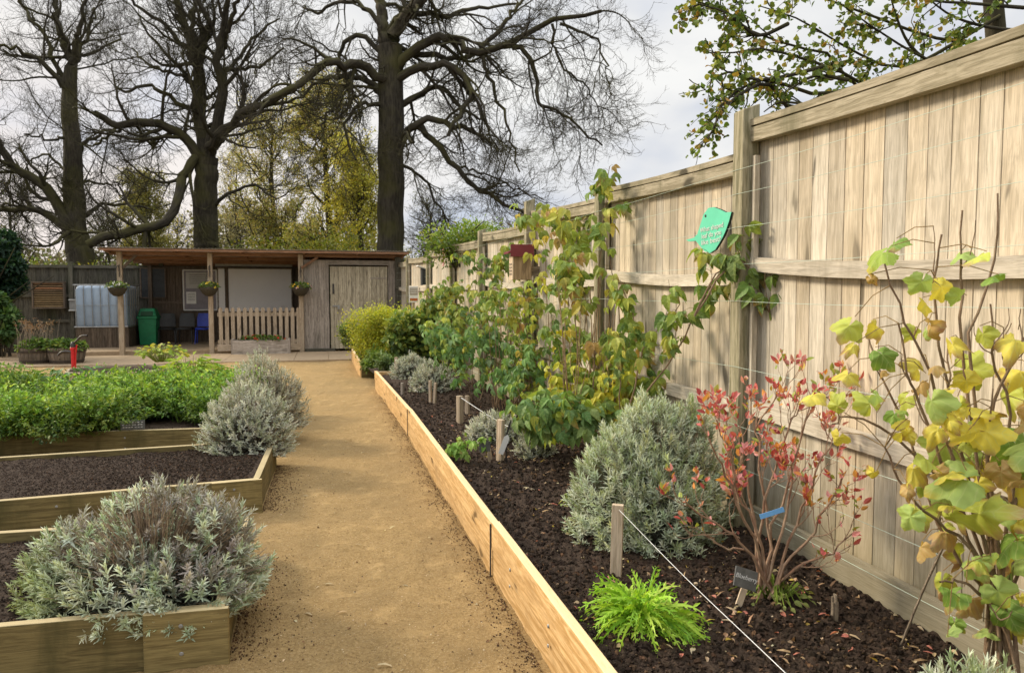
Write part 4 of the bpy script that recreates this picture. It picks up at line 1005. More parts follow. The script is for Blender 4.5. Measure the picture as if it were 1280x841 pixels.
bare_tree('great bare tree behind the shed with a thick straight trunk and drooping branches', ([(488, 325), (488, 304), (489, 228), (489, 152), (489, 95), (487, 57)], .50, .42), [
    ([(487, 70), (478, 30), (472, -15)], .5, .34, .2), ([(488, 70), (495, 38), (512, 15), (540, -12)], -.5, .32, .2), ([(480, 35), (455, 10), (430, 4), (400, 14), (380, 10)], 1.5, .12, .05),
    ([(490, 95), (503, 76), (541, 49), (567, 48), (590, 68), (628, 61), (674, 34), (715, 23), (752, 14)], -1.5, .24, .07), ([(490, 90), (503, 73), (545, 68), (580, 72), (600, 66), (650, 58)], 1.5, .16, .08),
    ([(490, 115), (501, 99), (529, 82), (563, 82), (586, 103), (588, 122), (575, 144), (560, 170)], -2, .22, .08), ([(491, 140), (506, 129), (537, 112), (556, 108), (575, 135), (600, 150)], 1, .18, .05),
    ([(491, 190), (501, 179), (514, 160), (541, 152), (567, 156), (590, 165), (615, 180)], -1, .22, .06), ([(525, 155), (544, 182), (571, 209), (590, 232), (613, 247), (658, 270), (690, 280)], -2, .15, .05),
    ([(640, 60), (659, 68), (670, 106), (674, 133), (704, 141), (731, 167), (753, 182)], -1, .12, .035), ([(600, 66), (610, 95), (626, 130), (636, 170), (650, 215)], -2, .10, .03), ([(560, 82), (590, 120), (610, 160), (625, 205)], 2, .10, .03),
    ([(489, 105), (476, 95), (449, 82), (423, 82), (400, 82), (365, 110), (330, 128)], -3, .25, .10), ([(488, 78), (476, 65), (446, 44), (428, 62), (423, 87), (424, 100)], 1, .14, .06),
    ([(489, 120), (470, 108), (438, 95), (405, 100), (380, 120)], 2, .18, .06), ([(489, 130), (470, 130), (445, 135), (430, 170), (445, 200)], -2, .12, .04), ([(440, 90), (425, 120), (405, 150), (400, 190)], -2, .09, .03),
    ([(600, 60), (640, 20), (660, -15)], 1, .12, .05), ([(512, 15), (560, 20), (600, 10), (650, 5)], 2, .13, .05), ([(700, 30), (740, 45), (757, 80), (765, 120)], -1, .07, .02),
    ([(690, 30), (700, 80), (735, 110), (748, 150)], 1, .07, .02), ([(491, 200), (520, 215), (545, 250), (565, 290)], 1, .09, .03), ([(575, 210), (600, 215), (640, 235), (680, 250)], -1, .06, .02)],
    103, YC, 1.0, .85, 1.05)

def leafy_tree(name, label, base, h, spread, nleaf, pal, seed, size=.12, trunk=.16, lean=(0, 0), n1=26, n2=9, upr=.5, tz=.18, tmpl=DI, group=None, matl='leafs', cat_='tree', twigr=.012, clump=0):
    r = np.random.RandomState(seed); base = np.array(base, float); t = thing(name, label, cat_, base, group)
    P = np.array([cat([base, base+[lean[0]*.3+.1, lean[1]*.3, h*.35], base+[lean[0]*.7-.1, lean[1]*.7, h*.7], base+[lean[0], lean[1], h]], 12)])
    R = np.array([np.linspace(trunk, trunk*.12, 12)])
    g = MB(); g.tubes(P, R, 9); g.build('trunk', M['bark'], t, smooth=True)
    A, Ar = grow(r, P, R, n1, spread, (.6, 1.3), tz, .97, 9, 0, upr, .14, .55, .3, .02, .55)
    B, Br = grow(r, A, Ar, n1*n2, spread*.45, (.4, 1.1), .15, 1, 6, .08, .15, .18, .6, .4, twigr, .4)
    g = MB(); g.tubes(A, Ar, 5); g.tubes(B, Br, 4)
    Cc, Cr = grow(r, B, Br, n1*n2*3, spread*.2, (.4, 1.1), .1, 1, 5, .08, .1, .2, .6, .5, twigr*.6, .3); g.tubes(Cc, Cr, 3)
    g.build('branches', M['bark'], t)
    if nleaf:
        src = np.concatenate([Cc[:, 1:].reshape(-1, 3), B[:, 3:].reshape(-1, 3)])
        if clump: src = src[r.choice(len(src), clump)]
        q_ = src[r.choice(len(src), nleaf)]+r.normal(size=(nleaf, 3))*size*.9
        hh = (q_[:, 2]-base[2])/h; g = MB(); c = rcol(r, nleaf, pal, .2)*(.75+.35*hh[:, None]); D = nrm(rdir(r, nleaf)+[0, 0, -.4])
        g.scatter(tmpl[0], tmpl[1], q_, D, rdir(r, nleaf)+[0, 0, .6], size*r.uniform(.6, 1.3, nleaf), c); g.build('crown', M[matl], t)
    return t
YG = [(4, (.46, .44, .12)), (3, (.58, .50, .15)), (2, (.32, .35, .12)), (1, (.62, .46, .16))]  # autumn leaves paled towards grey, distance haze put into the colour
GB = [(3, (.10, .13, .03)), (2, (.16, .16, .04)), (1, (.22, .17, .05))]
def tr(px, Y): p = AT(px, 400, Y); return [p[0], p[1], 0]
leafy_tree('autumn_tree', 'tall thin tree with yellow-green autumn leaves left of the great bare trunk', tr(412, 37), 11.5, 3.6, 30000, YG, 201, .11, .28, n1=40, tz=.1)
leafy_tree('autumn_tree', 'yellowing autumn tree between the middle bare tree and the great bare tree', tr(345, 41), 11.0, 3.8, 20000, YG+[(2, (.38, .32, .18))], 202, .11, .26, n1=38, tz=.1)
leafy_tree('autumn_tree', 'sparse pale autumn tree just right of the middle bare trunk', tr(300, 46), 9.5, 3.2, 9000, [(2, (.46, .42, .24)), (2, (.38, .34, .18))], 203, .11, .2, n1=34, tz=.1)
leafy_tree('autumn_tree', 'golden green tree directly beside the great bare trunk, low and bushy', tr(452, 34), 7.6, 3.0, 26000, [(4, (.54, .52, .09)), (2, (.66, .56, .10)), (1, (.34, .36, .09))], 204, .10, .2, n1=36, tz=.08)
leafy_tree('conical_tree', 'dark olive cone shaped tree behind the sweeping low limb', tr(188, 36), 6.8, 2.3, 26000, [(4, (.26, .26, .08)), (2, (.36, .33, .09)), (1, (.42, .36, .12))], 205, .10, .2, n1=46, n2=8, tz=.06, upr=.3)
leafy_tree('bare_tree', 'thin bare twiggy tree far behind on the left between the big limbs', tr(20, 44), 8, 3.2, 900, GB, 206, .12, .16, n1=40)
leafy_tree('bare_tree', 'thin leafless tree right of the great bare trunk behind the fence', tr(540, 42), 6.2, 3.2, 700, GB, 207, .12, .14, n1=44, tz=.08)
leafy_tree('bare_tree', 'brownish twiggy tree far behind the chalkboard end of the shelter', tr(225, 48), 6.0, 3.0, 1500, YG, 208, .13, .14, n1=44, tz=.08)
leafy_tree('bare_tree', 'small twiggy tree low behind the fallen limb', tr(140, 46), 6.0, 3.0, 1500, GB, 209, .12, .14, n1=40, tz=.08)
def hedge(name, label, c, rx, ry, h, n, pal, seed, size=.1, lumps=14, z0=0.0, tmpl=DI, cat_='shrub', dark=.4, core=True, stems=24, lsc=1.0, rag=0.0):
    r = np.random.RandomState(seed); c = np.array(c, float); t = thing(name, label, cat_, c)
    L_ = np.stack([r.uniform(-1, 1, lumps)*rx*.75, r.uniform(-1, 1, lumps)*ry*.6, z0+(h-z0)*r.uniform(.25, .72, lumps)], 1); lr = r.uniform(.28, .5, lumps)*min(rx, h)*lsc
    k = r.randint(0, lumps, n); D = rdir(r, n); rad = r.uniform(.3, 1.08, n)**.5
    rad = rad*(1+rag*r.rand(n)**4)
    lr_ = np.stack([lr*1.25, lr, np.minimum(lr, (h-L_[:, 2]))], 1)
    P = c+L_[k]+D*lr_[k]*rad[:, None]; P[:, 2] = np.maximum(P[:, 2], z0+.02)
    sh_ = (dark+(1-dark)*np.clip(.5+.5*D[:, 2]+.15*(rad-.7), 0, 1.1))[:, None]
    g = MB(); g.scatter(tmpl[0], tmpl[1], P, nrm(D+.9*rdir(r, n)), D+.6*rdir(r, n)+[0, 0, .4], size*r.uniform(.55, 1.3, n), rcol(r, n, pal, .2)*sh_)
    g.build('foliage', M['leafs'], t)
    n_ = stems; e = c+L_[r.randint(0, lumps, n_)]+r.normal(size=(n_, 3))*.12*h; b = c+np.stack([r.uniform(-.3, .3, n_)*rx, r.uniform(-.3, .3, n_)*ry, np.full(n_, z0)], 1)
    S = np.stack([b, b*.6+e*.4+[0, 0, .1*h], e], 1); g = MB(); g.tubes(S, np.tile(np.array([.02, .014, .006])*max(.25, h/2.5), (n_, 1)), 5); g.build('stems', M['bark'], t, smooth=True)
    return t
hedge('evergreen_shrub', 'dark evergreen with feathery hanging foliage at the far left edge', AT(-22, 400, 17)*[1, 1, 0], .75, 1.0, 3.9, 16000, [(4, (.018, .055, .026)), (1, (.05, .12, .03))], 301, .12, 18, .3, tmpl=LFN, dark=.35)
hedge('evergreen_shrub', 'tall grassy green plant under the evergreen at the left edge', AT(2, 446, 16)*[1, 1, 0], .5, .4, 1.9, 2600, [(4, (.06, .13, .03)), (2, (.12, .2, .05))], 302, .12, 8, .1, tmpl=LFN)
YB_ = [(3, (.14, .20, .035)), (2, (.24, .28, .04)), (1, (.42, .36, .05))]
hedge('hedge_shrub', 'broad green shrub behind the dark back fence at the far left', tr(30, 25), 2.2, 1.0, 3.2, 6000, YB_, 303, .13)
hedge('hedge_shrub', 'green shrub behind the fence, left of the middle bare trunk', tr(165, 27), 2.6, 1.0, 2.75, 7000, YB_, 304, .13)
hedge('hedge_shrub', 'yellow-green shrub rising just above the shelter roof by the great bare trunk', tr(395, 30), 3.6, 1.2, 4.2, 14000, [(3, (.20, .24, .03)), (2, (.30, .28, .03)), (1, (.10, .13, .03))], 305, .13)
hedge('hedge_shrub', 'brown-green scrub showing between the middle bare trunk and the shelter roof', tr(305, 32), 3.4, 1.2, 3.9, 9000, [(3, (.15, .16, .05)), (2, (.22, .18, .07)), (1, (.10, .12, .03))], 306, .13)
hedge('hedge_shrub', 'low leafy shrub with yellow flowers seen through the gap above the noticeboard', SH(-2.9, 5.0), 2.2, .6, 2.75, 5000, [(3, (.14, .20, .04)), (1, (.40, .36, .03)), (1, (.08, .12, .03))], 307, .10)
# far wood closing the view
r2 = np.random.RandomState(77); g = MB()
n = 60000; a = r2.uniform(-1, 1, n); Xf = a*75-12; Yf = 66+r2.uniform(-4, 4, n)+.0*a; top = 6.0+2.5*np.sin(Xf*.21)+1.8*np.sin(Xf*.47+1)+1.0*np.sin(Xf*1.3)
top *= np.where(Xf > 4, np.clip(1-(Xf-4)/14, .45, 1), 1); zf = top*r2.rand(n)**.8
g.scatter(DI[0], DI[1], np.stack([Xf, Yf, zf], 1), rdir(r2, n), rdir(r2, n), r2.uniform(.25, .6, n), rcol(r2, n, [(3, (.17, .16, .09)), (2, (.13, .14, .06)), (2, (.24, .21, .13))], .2)*(.6+.4*(zf/top))[:, None])
tag(g.build('far_wood', M['leafs'], origin=(-12, 66, 0)), 'hazy far-off wood closing the view behind all the trees', 'wood', kind='stuff')
# climber spilling over the fence top
hedge('climber', 'bushy green climber spilling over the top of the fence beyond the bee house', [fenceX(12.4)+.12, 12.4, 0], .66, .8, 2.84, 4200, [(3, (.16, .26, .035)), (2, (.25, .36, .05)), (1, (.38, .42, .07))], 310, .065, 22, 1.95, rag=.5, lsc=.8, tmpl=LFN, cat_='climber', stems=14)
# overhanging tree at the top right
def overhang():
    r = np.random.RandomState(55); base = np.array([4.6, 6.6, 0]); t = thing('overhanging_tree', 'small leaved tree leaning over the fence at the top right, leaves green and brown', 'tree', base)
    tp = [[4.6, 6.6, 0], [4.5, 6.5, 1.6], [4.3, 6.4, 3.0], [4.0, 6.2, 4.3], [3.8, 6.0, 5.6]]
    T = np.array([cat(tp, 12)]); TR = np.array([np.linspace(.13, .05, 12)]); g = MB(); g.tubes(T, TR, 9); g.build('trunk', M['bark'], t, smooth=True)
    tr_ = lambda pts, Ya, Yb: cat([AT(a, b, Ya+(Yb-Ya)*k/(len(pts)-1)) for k, (a, b) in enumerate(pts)], 12)
    L = [tr_([(1300, 60), (1180, 50), (1090, 20), (1020, -5), (960, -20)], 6.2, 5.6), tr_([(1290, 80), (1200, 70), (1120, 85), (1060, 60), (1000, 25), (950, 8)], 6.2, 5.4),
         tr_([(1250, 20), (1130, 90), (1070, 110), (1040, 70), (1000, 60), (940, 40), (905, 12), (872, 3)], 6.2, 5.2), tr_([(1240, 60), (1110, 110), (1040, 85), (960, 62), (920, 66), (886, 66)], 6.0, 5.1),
         tr_([(1200, 90), (1085, 105), (1030, 120), (985, 135), (950, 105), (915, 115), (895, 100)], 6.0, 5.2), tr_([(1085, 110), (1020, 118), (960, 100), (925, 112), (900, 135), (893, 160), (876, 182)], 5.6, 5.0),
         tr_([(1280, 10), (1220, 5), (1160, 0), (1100, -20)], 6.0, 5.6), tr_([(1300, 40), (1240, 35), (1190, 20), (1150, -10)], 5.6, 5.2), tr_([(1060, 100), (1020, 95), (990, 110), (960, 130)], 5.5, 5.2)]
    L += [tr_([(1040, 80), (985, 95), (945, 100), (915, 90), (890, 100), (888, 112)], 5.5, 5.0), tr_([(985, 30), (950, 45), (925, 30), (905, 15), (872, 5)], 5.6, 5.1), tr_([(985, 135), (960, 105), (930, 115), (905, 135), (892, 160), (880, 184)], 5.4, 5.0),
          tr_([(1110, 105), (1060, 125), (1010, 130), (975, 128), (955, 140)], 5.5, 5.1), tr_([(1280, 70), (1200, 85), (1150, 70), (1100, 40), (1050, 5)], 6.0, 5.4), tr_([(1180, 90), (1140, 60), (1120, 20), (1110, -20)], 5.9, 5.6)]
    L = np.array(L); LR = np.tile(np.linspace(.016, .004, 12), (len(L), 1)); 
    A, Ar = grow(r, L, LR, 60, .42, (.5, 1.1), .1, 1, 12, .1, .05, .18, .6, .35, .006, .3)
    B, Br = grow(r, np.concatenate([A, L]), np.concatenate([Ar, LR]), 300, .22, (.4, 1.1), .1, 1, 6, .1, .0, .2, .6, .4, .0035, .3)
    g = MB(); g.tubes(L, LR, 7); g.tubes(A, Ar, 5); g.tubes(B, Br, 4); g.build('branches', M['bark'], t, smooth=True)
    src = np.concatenate([B[:, 1:].reshape(-1, 3), A[:, 3:].reshape(-1, 3)]); n = 2500; q_ = src[r.choice(len(src), n)]+r.normal(size=(n, 3))*.02
    g = MB(); pal = [(5, (.12, .18, .035)), (4, (.19, .25, .05)), (1, (.38, .24, .06)), (2, (.30, .33, .06)), (.8, (.46, .36, .08))]
    for k in range(4):
        m_ = slice(k, None, 4); nn_ = len(q_[m_]); V, Fc = t_lobed_small[k % 2]
        g.scatter(V, Fc, q_[m_], rdir(r, nn_)+[0, 0, -.5], rdir(r, nn_)+[0, 0, .5], r.uniform(.024, .050, nn_), rcol(r, nn_, pal, .25))
    g.build('leaves', M['leafs'], t)
def small_lobe(seed):
    r = np.random.RandomState(seed); n = 11; th = np.linspace(-2.6, 2.6, n); R = .38+.2*np.abs(np.cos(th*1.2+.0))+.04*r.uniform(-1, 1, n)
    V = [[0, 0, 0]]+[[math.sin(t)*q_, .4+math.cos(t)*q_, .14*math.cos(2*t)-.05] for t, q_ in zip(th, R)]
    return V, [[0, i+1, i+2] for i in range(n-1)]
t_lobed_small = [small_lobe(1), small_lobe(2)]
overhang()

# ================================================================== PLANTS IN THE BEDS
SILV = [(4, (.60, .62, .51)), (3, (.73, .74, .63)), (2, (.42, .46, .32)), (.6, (.70, .70, .60))]
SILVG = [(4, (.56, .63, .46)), (3, (.70, .75, .58)), (2, (.42, .50, .27)), (1, (.62, .66, .38))]
def lavender(name, label, c, rx, ry, h, ns, pal, seed, subs=None, z0=.2, bl=.040, bw=1.0, dead=0.0, per=17, lum=6, under=.25, cat_='lavender', stemlen=1.0, tipup=.45, cut=None, group=None):
    r = np.random.RandomState(seed); c = np.array([c[0], c[1], z0], float); t = thing(name, label, cat_, c, group)
    D = rdir(r, ns); D[:, 2] = np.abs(D[:, 2])*(1+under)-under*.8; D = nrm(D)
    lumpd = rdir(r, lum*5); lumpd[:, 2] = np.abs(lumpd[:, 2]); k = (D@lumpd.T).max(1); bumpy = .80+.24*np.clip((k-.80)/.2, 0, 1)
    shell = np.where(r.rand(ns) < .70, r.uniform(.93, 1.06, ns), r.uniform(.55, .93, ns))
    ext = np.array([rx, ry, h]); rad = bumpy*shell
    if subs is None: subs = [(0, 0, .82, .82, 1.0), (-.38, -.1, .55, .6, .78), (.36, .05, .58, .6, .84), (.05, -.38, .6, .5, .66)]
    SB_ = np.array(subs); ar = SB_[:, 2]*SB_[:, 4]; k_ = r.choice(len(SB_), ns, p=ar/ar.sum())
    off = SB_[k_][:, :2]*np.array([rx, ry]); off = np.concatenate([off, np.zeros((ns, 1))], 1); ex_ = ext*SB_[k_][:, 2:5]
    P = c+off+D*ex_*rad[:, None]
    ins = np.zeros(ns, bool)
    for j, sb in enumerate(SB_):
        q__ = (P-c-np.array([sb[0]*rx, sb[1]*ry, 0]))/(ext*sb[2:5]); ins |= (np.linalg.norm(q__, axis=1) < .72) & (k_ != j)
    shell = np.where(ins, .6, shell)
    P += r.normal(size=(ns, 3))*.012; P[:, 2] = np.maximum(P[:, 2], z0-.03+.02*r.rand(ns))
    deadm = np.zeros(ns, bool)
    if dead:
        kd = D@nrm(np.array([.25, .12, .75])); deadm = (kd+.25*r.normal(size=ns)) > 1-dead
    ax = nrm(D*np.array([1, 1, .8])+[0, 0, tipup]+.28*r.normal(size=(ns, 3)))
    # stems
    b = c+D*ext*np.array([.18, .18, 0])*.6+r.normal(size=(ns, 3))*np.array([.02, .02, 0]); L_ = .07*stemlen
    S = np.stack([b, b*.45+(P-ax*L_)*.55-[0, 0, .03], P-ax*L_*.7, P], 1)
    g = MB(); sel = r.rand(ns) < .55
    g.tubes(S[sel], np.tile(np.array([.0028, .0022, .0016, .0012]), (sel.sum(), 1)), 3, rcol(r, sel.sum(), [(2, (.8, .8, .8)), (1, (1.2, 1.15, 1.1))]))
    if dead:
        m_ = int(ns*.5); D2 = nrm(nrm(np.array([.2, .0, .9]))+.55*r.normal(size=(m_, 3))); D2[:, 2] = np.abs(D2[:, 2]); e = c+D2*ext*r.uniform(.7, .98, (m_, 1)); b2_ = c+D2*ext*.15
        Q = np.stack([b2_, b2_*.5+e*.5+r.normal(size=(m_, 3))*.012, e], 1); g.tubes(Q, np.tile([.003, .0022, .0012], (m_, 1)), 3, rcol(r, m_, [(2, (1.1, 1.05, 1.0)), (1, (1.5, 1.45, 1.35))]))
    g.build('stems', M['dry'], t)
    # sprigs
    keep = ~deadm | (r.rand(ns) < .42); Pk, ak, sk, Dk = P[keep], ax[keep], shell[keep], D[keep]; nk = len(Pk)
    sc_ = r.uniform(.7, 1.25, nk); base_c = rcol(r, nk, pal, .12)
    base_c[deadm[keep]] = rcol(r, deadm[keep].sum(), [(2, (.42, .40, .35)), (1, (.50, .48, .42))])
    if cut is not None: base_c = cut(Pk, base_c, r)
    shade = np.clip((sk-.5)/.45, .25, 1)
    g = MB()
    for j in range(per):
        f = j/per; pos = Pk-ak*(L_*(1-f)*sc_)[:, None]; phi = j*2.4+r.rand(nk)*.6
        X = nrm(np.cross(ak, [0.1, .2, .9])); Y = np.cross(ak, X); side = X*np.cos(phi)[:, None]+Y*np.sin(phi)[:, None]
        op = (1.15-.85*f)+r.uniform(-.15, .15, nk); d = nrm(ak*np.cos(op)[:, None]+side*np.sin(op)[:, None])
        l = bl*sc_*(1-.35*f)*r.uniform(.75, 1.15, nk); S_ = np.stack([l*bw, l, l], 1)
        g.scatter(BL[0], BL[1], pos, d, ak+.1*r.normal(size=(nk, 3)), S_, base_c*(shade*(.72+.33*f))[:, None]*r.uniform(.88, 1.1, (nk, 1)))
    g.build('foliage', M['silver'], t)
    return t
def nearcut(P, c, r):
    # greener low on the front and left side
    k = np.clip((.48-P[:, 2])/.2, 0, 1)*np.clip(.5-(P[:, 0]+1.85)*1.6, 0, 1); g_ = rcol(r, len(P), [(1, (.30, .36, .10)), (1, (.36, .42, .18))]); return c*(1-k[:, None])+g_*k[:, None]
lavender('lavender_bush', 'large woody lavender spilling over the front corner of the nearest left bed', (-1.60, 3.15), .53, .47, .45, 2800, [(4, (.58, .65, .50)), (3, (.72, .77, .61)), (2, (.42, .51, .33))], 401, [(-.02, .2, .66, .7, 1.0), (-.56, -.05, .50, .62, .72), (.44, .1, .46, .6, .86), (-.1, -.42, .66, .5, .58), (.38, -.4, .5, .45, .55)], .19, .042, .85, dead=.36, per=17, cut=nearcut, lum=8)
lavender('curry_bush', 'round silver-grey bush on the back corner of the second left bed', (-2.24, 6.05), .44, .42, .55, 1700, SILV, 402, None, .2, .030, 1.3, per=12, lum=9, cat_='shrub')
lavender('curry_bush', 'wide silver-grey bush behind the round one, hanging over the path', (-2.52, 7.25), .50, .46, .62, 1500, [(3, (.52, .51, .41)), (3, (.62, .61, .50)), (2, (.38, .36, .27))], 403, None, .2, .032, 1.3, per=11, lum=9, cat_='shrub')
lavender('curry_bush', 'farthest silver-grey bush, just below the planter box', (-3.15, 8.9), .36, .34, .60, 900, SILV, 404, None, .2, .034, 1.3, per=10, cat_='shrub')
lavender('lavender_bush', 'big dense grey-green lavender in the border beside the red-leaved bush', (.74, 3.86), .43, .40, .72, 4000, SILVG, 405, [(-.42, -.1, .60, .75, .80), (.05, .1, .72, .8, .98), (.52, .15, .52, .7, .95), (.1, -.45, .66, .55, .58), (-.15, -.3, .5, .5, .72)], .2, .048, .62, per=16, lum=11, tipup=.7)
lavender('lavender_bush', 'grey lavender cut off by the bottom right corner of the picture', (1.20, 1.83), .24, .20, .34, 520, SILVG, 406, None, .2, .05, .65, per=16, tipup=.8)
lavender('lavender_bush', 'small silvery plant behind the stake with the white tag', (-.16, 6.35), .30, .26, .27, 700, SILV, 407, None, .2, .034, 1.2, per=11)
lavender('lavender_bush', 'small grey plant among leaves left of the big lavender', (.18, 5.7), .20, .2, .24, 320, SILV, 408, None, .2, .036, 1.2, per=11)
lavender('lavender_bush', 'silvery mound beside the pair of short stakes far down the border', (-1.05, 9.6), .36, .34, .42, 800, SILV, 409, None, .2, .04, 1.2, per=10)
lavender('lavender_bush', 'greyish mound in front of the golden-green shrub', (-1.55, 11.0), .36, .3, .40, 600, SILV, 410, None, .2, .045, 1.2, per=9)

def ribbons(g, P, W, N, C):
    """flat strips: P (n,K,3), W (n,K), N (n,3) side reference, C (n,3)"""
    n, K, _ = P.shape; T = nrm(np.gradient(P, axis=1)); S = nrm(np.cross(T, N[:, None])); A = P-S*W[..., None]; B = P+S*W[..., None]
    V = np.stack([A, B], 2).reshape(n, K*2, 3); k = np.arange(K-1)*2; F = np.stack([k, k+1, k+3, k+2], 1)
    F = (F[None]+(np.arange(n)*K*2)[:, None, None]).reshape(-1, 4); g.add(V, F, np.repeat(C, K*2, 0))
def mizuna():
    r = np.random.RandomState(9); c = np.array([.50, 2.72, .205]); t = thing('salad_clump', 'bright lime green clump of feathery salad leaves beside the edging planks', 'plant', c)
    n = 300; a = r.rand(n)*2*PI; el = r.uniform(.45, 1.45, n); L = r.uniform(.17, .30, n); K = 9
    d = np.stack([np.cos(a)*np.cos(el), np.sin(a)*np.cos(el), np.sin(el)], 1); P = np.zeros((n, K, 3)); P[:, 0] = c+d*[.02, .02, 0]
    for k in range(1, K): d = nrm(d+[0, 0, -.27]+.05*r.normal(size=(n, 3))); P[:, k] = P[:, k-1]+d*(L/(K-1))[:, None]
    P[..., 2] = np.maximum(P[..., 2], .215)
    col = rcol(r, n, [(3, (.34, .56, .05)), (2, (.46, .64, .09)), (1, (.22, .42, .04))]); g = MB(); side = rdir(r, n)+[0, 0, .8]
    ribbons(g, P, np.tile(.0035*np.array([1.0, 1, 1, 1.2, 1.5, 1.7, 1.5, 1, .3]), (n, 1)), side, col)
    for k in range(2, K):
        for s_ in (-1, 1):
            T = nrm(P[:, k]-P[:, k-1]); S = nrm(np.cross(T, side))*s_; dd = nrm(T*.9+S*r.uniform(.5, .9, (n, 1)))
            g.scatter(t_diamond(.17)[0], DI[1], P[:, k]-T*.004, dd, side, r.uniform(.018, .036, n)*(1 if k < K-1 else .6), col*r.uniform(.85, 1.15, (n, 1)))
    g.build('leaves', M['leafs'], t)
mizuna()

def cane_leaves(r, g, C, n, size, pal, tmin=.15, spread=.10, compound=True, tmpl=None, brown=.12):
    """compound leaves on canes C (N,K,3)"""
    N, K, _ = C.shape; idx = r.randint(0, N, n); t = tmin+(1-tmin)*r.rand(n)**.9; f = t*(K-1-1e-6); i = f.astype(int); fr = (f-i)[:, None]
    P = C[idx, i]*(1-fr)+C[idx, i+1]*fr; out = rdir(r, n)*[1, 1, .5]; out = nrm(out+np.array([-.35, -.35, .25])); tip = P+out*(spread*r.uniform(.4, 1.2, n))[:, None]
    mid = (P+tip)/2+[0, 0, .012]; pet = np.stack([P, mid, tip], 1)
    col = rcol(r, n, pal, .18); s = size*r.uniform(.6, 1.2, n); T = tmpl or RASP
    nv = len(T[0]); TVy = np.array(T[0])[:, 1]
    def cc(c_):
        k = (r.rand(n) < brown)[:, None]*np.clip((TVy-.45)*2.2, 0, 1)[None]; k = k[..., None]
        return c_[:, None]*(1-k)+np.array([.30, .17, .06])*k
    nz = nrm(rdir(r, n)*.7+np.array([-.5, -.5, .75])); d0 = nrm(out*.6+[0, 0, -.8]+.35*rdir(r, n))
    g.scatter(T[0], T[1], tip, d0, nz, s, cc(col))
    if compound:
        X = nrm(np.cross(d0, nz))
        for sg in (-1, 1):
            dd = nrm(d0*.45+X*sg*.9+[0, 0, -.25]+.15*rdir(r, n)); g.scatter(T[0], T[1], tip-out*.01, dd, nz+.3*rdir(r, n), s*.82, cc(col*r.uniform(.85, 1.15, (n, 1))))
    return pet
def raspberry(label, canes, nleaf, size, pal, seed, spread=.11, name='raspberry_plant', cat_='raspberry', cr=.006, compound=True, side=8, group=None, dry=0, tmpl=None, brown=.12, tmin=.15):
    r = np.random.RandomState(seed); b = np.array(canes[0][0]); t = thing(name, label, cat_, (b[0], b[1], .2), group)
    C = np.array([cat(c, 12) for c in canes]); C[:, 1:-1] += r.normal(size=(len(C), 10, 3))*.008
    R = np.tile(np.linspace(cr, cr*.45, 12), (len(C), 1)); g = MB(); g.tubes(C, R, 6)
    A, Ar = grow(r, C, R, side, .28, (.4, 1.0), .25, .95, 12, .1, .25, .1, .6, .4, .0025, .2); g.tubes(A, Ar, 5)
    if dry:
        m_ = dry; b_ = C[:, 0].mean(0)+np.stack([r.uniform(-.18, .18, m_), r.uniform(-.25, .25, m_), np.zeros(m_)], 1); e = b_+np.stack([r.uniform(-.12, .12, m_), r.uniform(-.1, .1, m_), r.uniform(.5, 1.3, m_)], 1)
        g.tubes(np.stack([b_, (b_+e)/2+r.normal(size=(m_, 3))*.02, e], 1), np.tile([.004, .0035, .0025], (m_, 1)), 5, (1.3, 1.25, 1.15))
    g2 = MB(); pet = cane_leaves(r, g2, np.concatenate([C, C, A]), nleaf, size, pal, tmin, spread, compound, tmpl, brown); g.tubes(pet, np.tile([.0016, .0013, .001], (len(pet), 1)), 3, (.9, 1.1, .5))
    g.build('canes', M['stem'], t, smooth=True); g2.build('leaves', M['leaf'], t)
    return t
def cn(pts, Y, dY=0): return [AT(a, b, Y+dY*k/(len(pts)-1)) for k, (a, b) in enumerate(pts)]
RG = [(4, (.20, .30, .065)), (3, (.31, .39, .075)), (1.6, (.46, .48, .10)), (2, (.12, .21, .065))]
RY = [(4, (.30, .38, .075)), (2.4, (.48, .50, .10)), (3, (.18, .28, .065)), (1, (.60, .54, .11)), (.5, (.40, .26, .10))]
RD = [(4, (.13, .26, .08)), (3, (.19, .33, .10)), (1.3, (.33, .42, .08)), (1, (.24, .37, .19))]
raspberry('tall raspberry plant whose top leaves rise above the fence at the second post', [cn([(738, 560), (742, 430), (750, 320), (757, 260), (762, 208)], 5.3, .3), cn([(735, 560), (722, 440), (718, 340), (722, 285)], 5.4, .2), cn([(745, 560), (775, 460), (772, 380), (757, 300)], 5.2, .2), cn([(748, 560), (785, 450), (792, 400), (775, 350)], 5.1)], 165, .095, RY, 501, .10)
raspberry('raspberry plant whose long cane arches right to the tall post below the green sign', [cn([(785, 560), (800, 500), (838, 455), (868, 395), (898, 345), (922, 328), (945, 348), (958, 385)], 4.6, -.75), cn([(780, 560), (795, 470), (815, 420), (850, 380)], 4.7, -.2), cn([(770, 560), (775, 470), (765, 420)], 4.9)], 100, .085, RY[:3]+[(2, (.12, .2, .05))], 502, .08, tmin=.3)
raspberry('leafy raspberry plant with dark green leaves hanging beside the tall post', [cn([(868, 395), (900, 345), (925, 320), (943, 350), (955, 390), (962, 372)], 4.0, -.2), cn([(868, 395), (892, 350), (912, 322), (928, 332)], 4.0, -.05)], 22, .085, [(3, (.15, .24, .06)), (1, (.26, .34, .07))], 512, .05, tmin=.3, side=2)
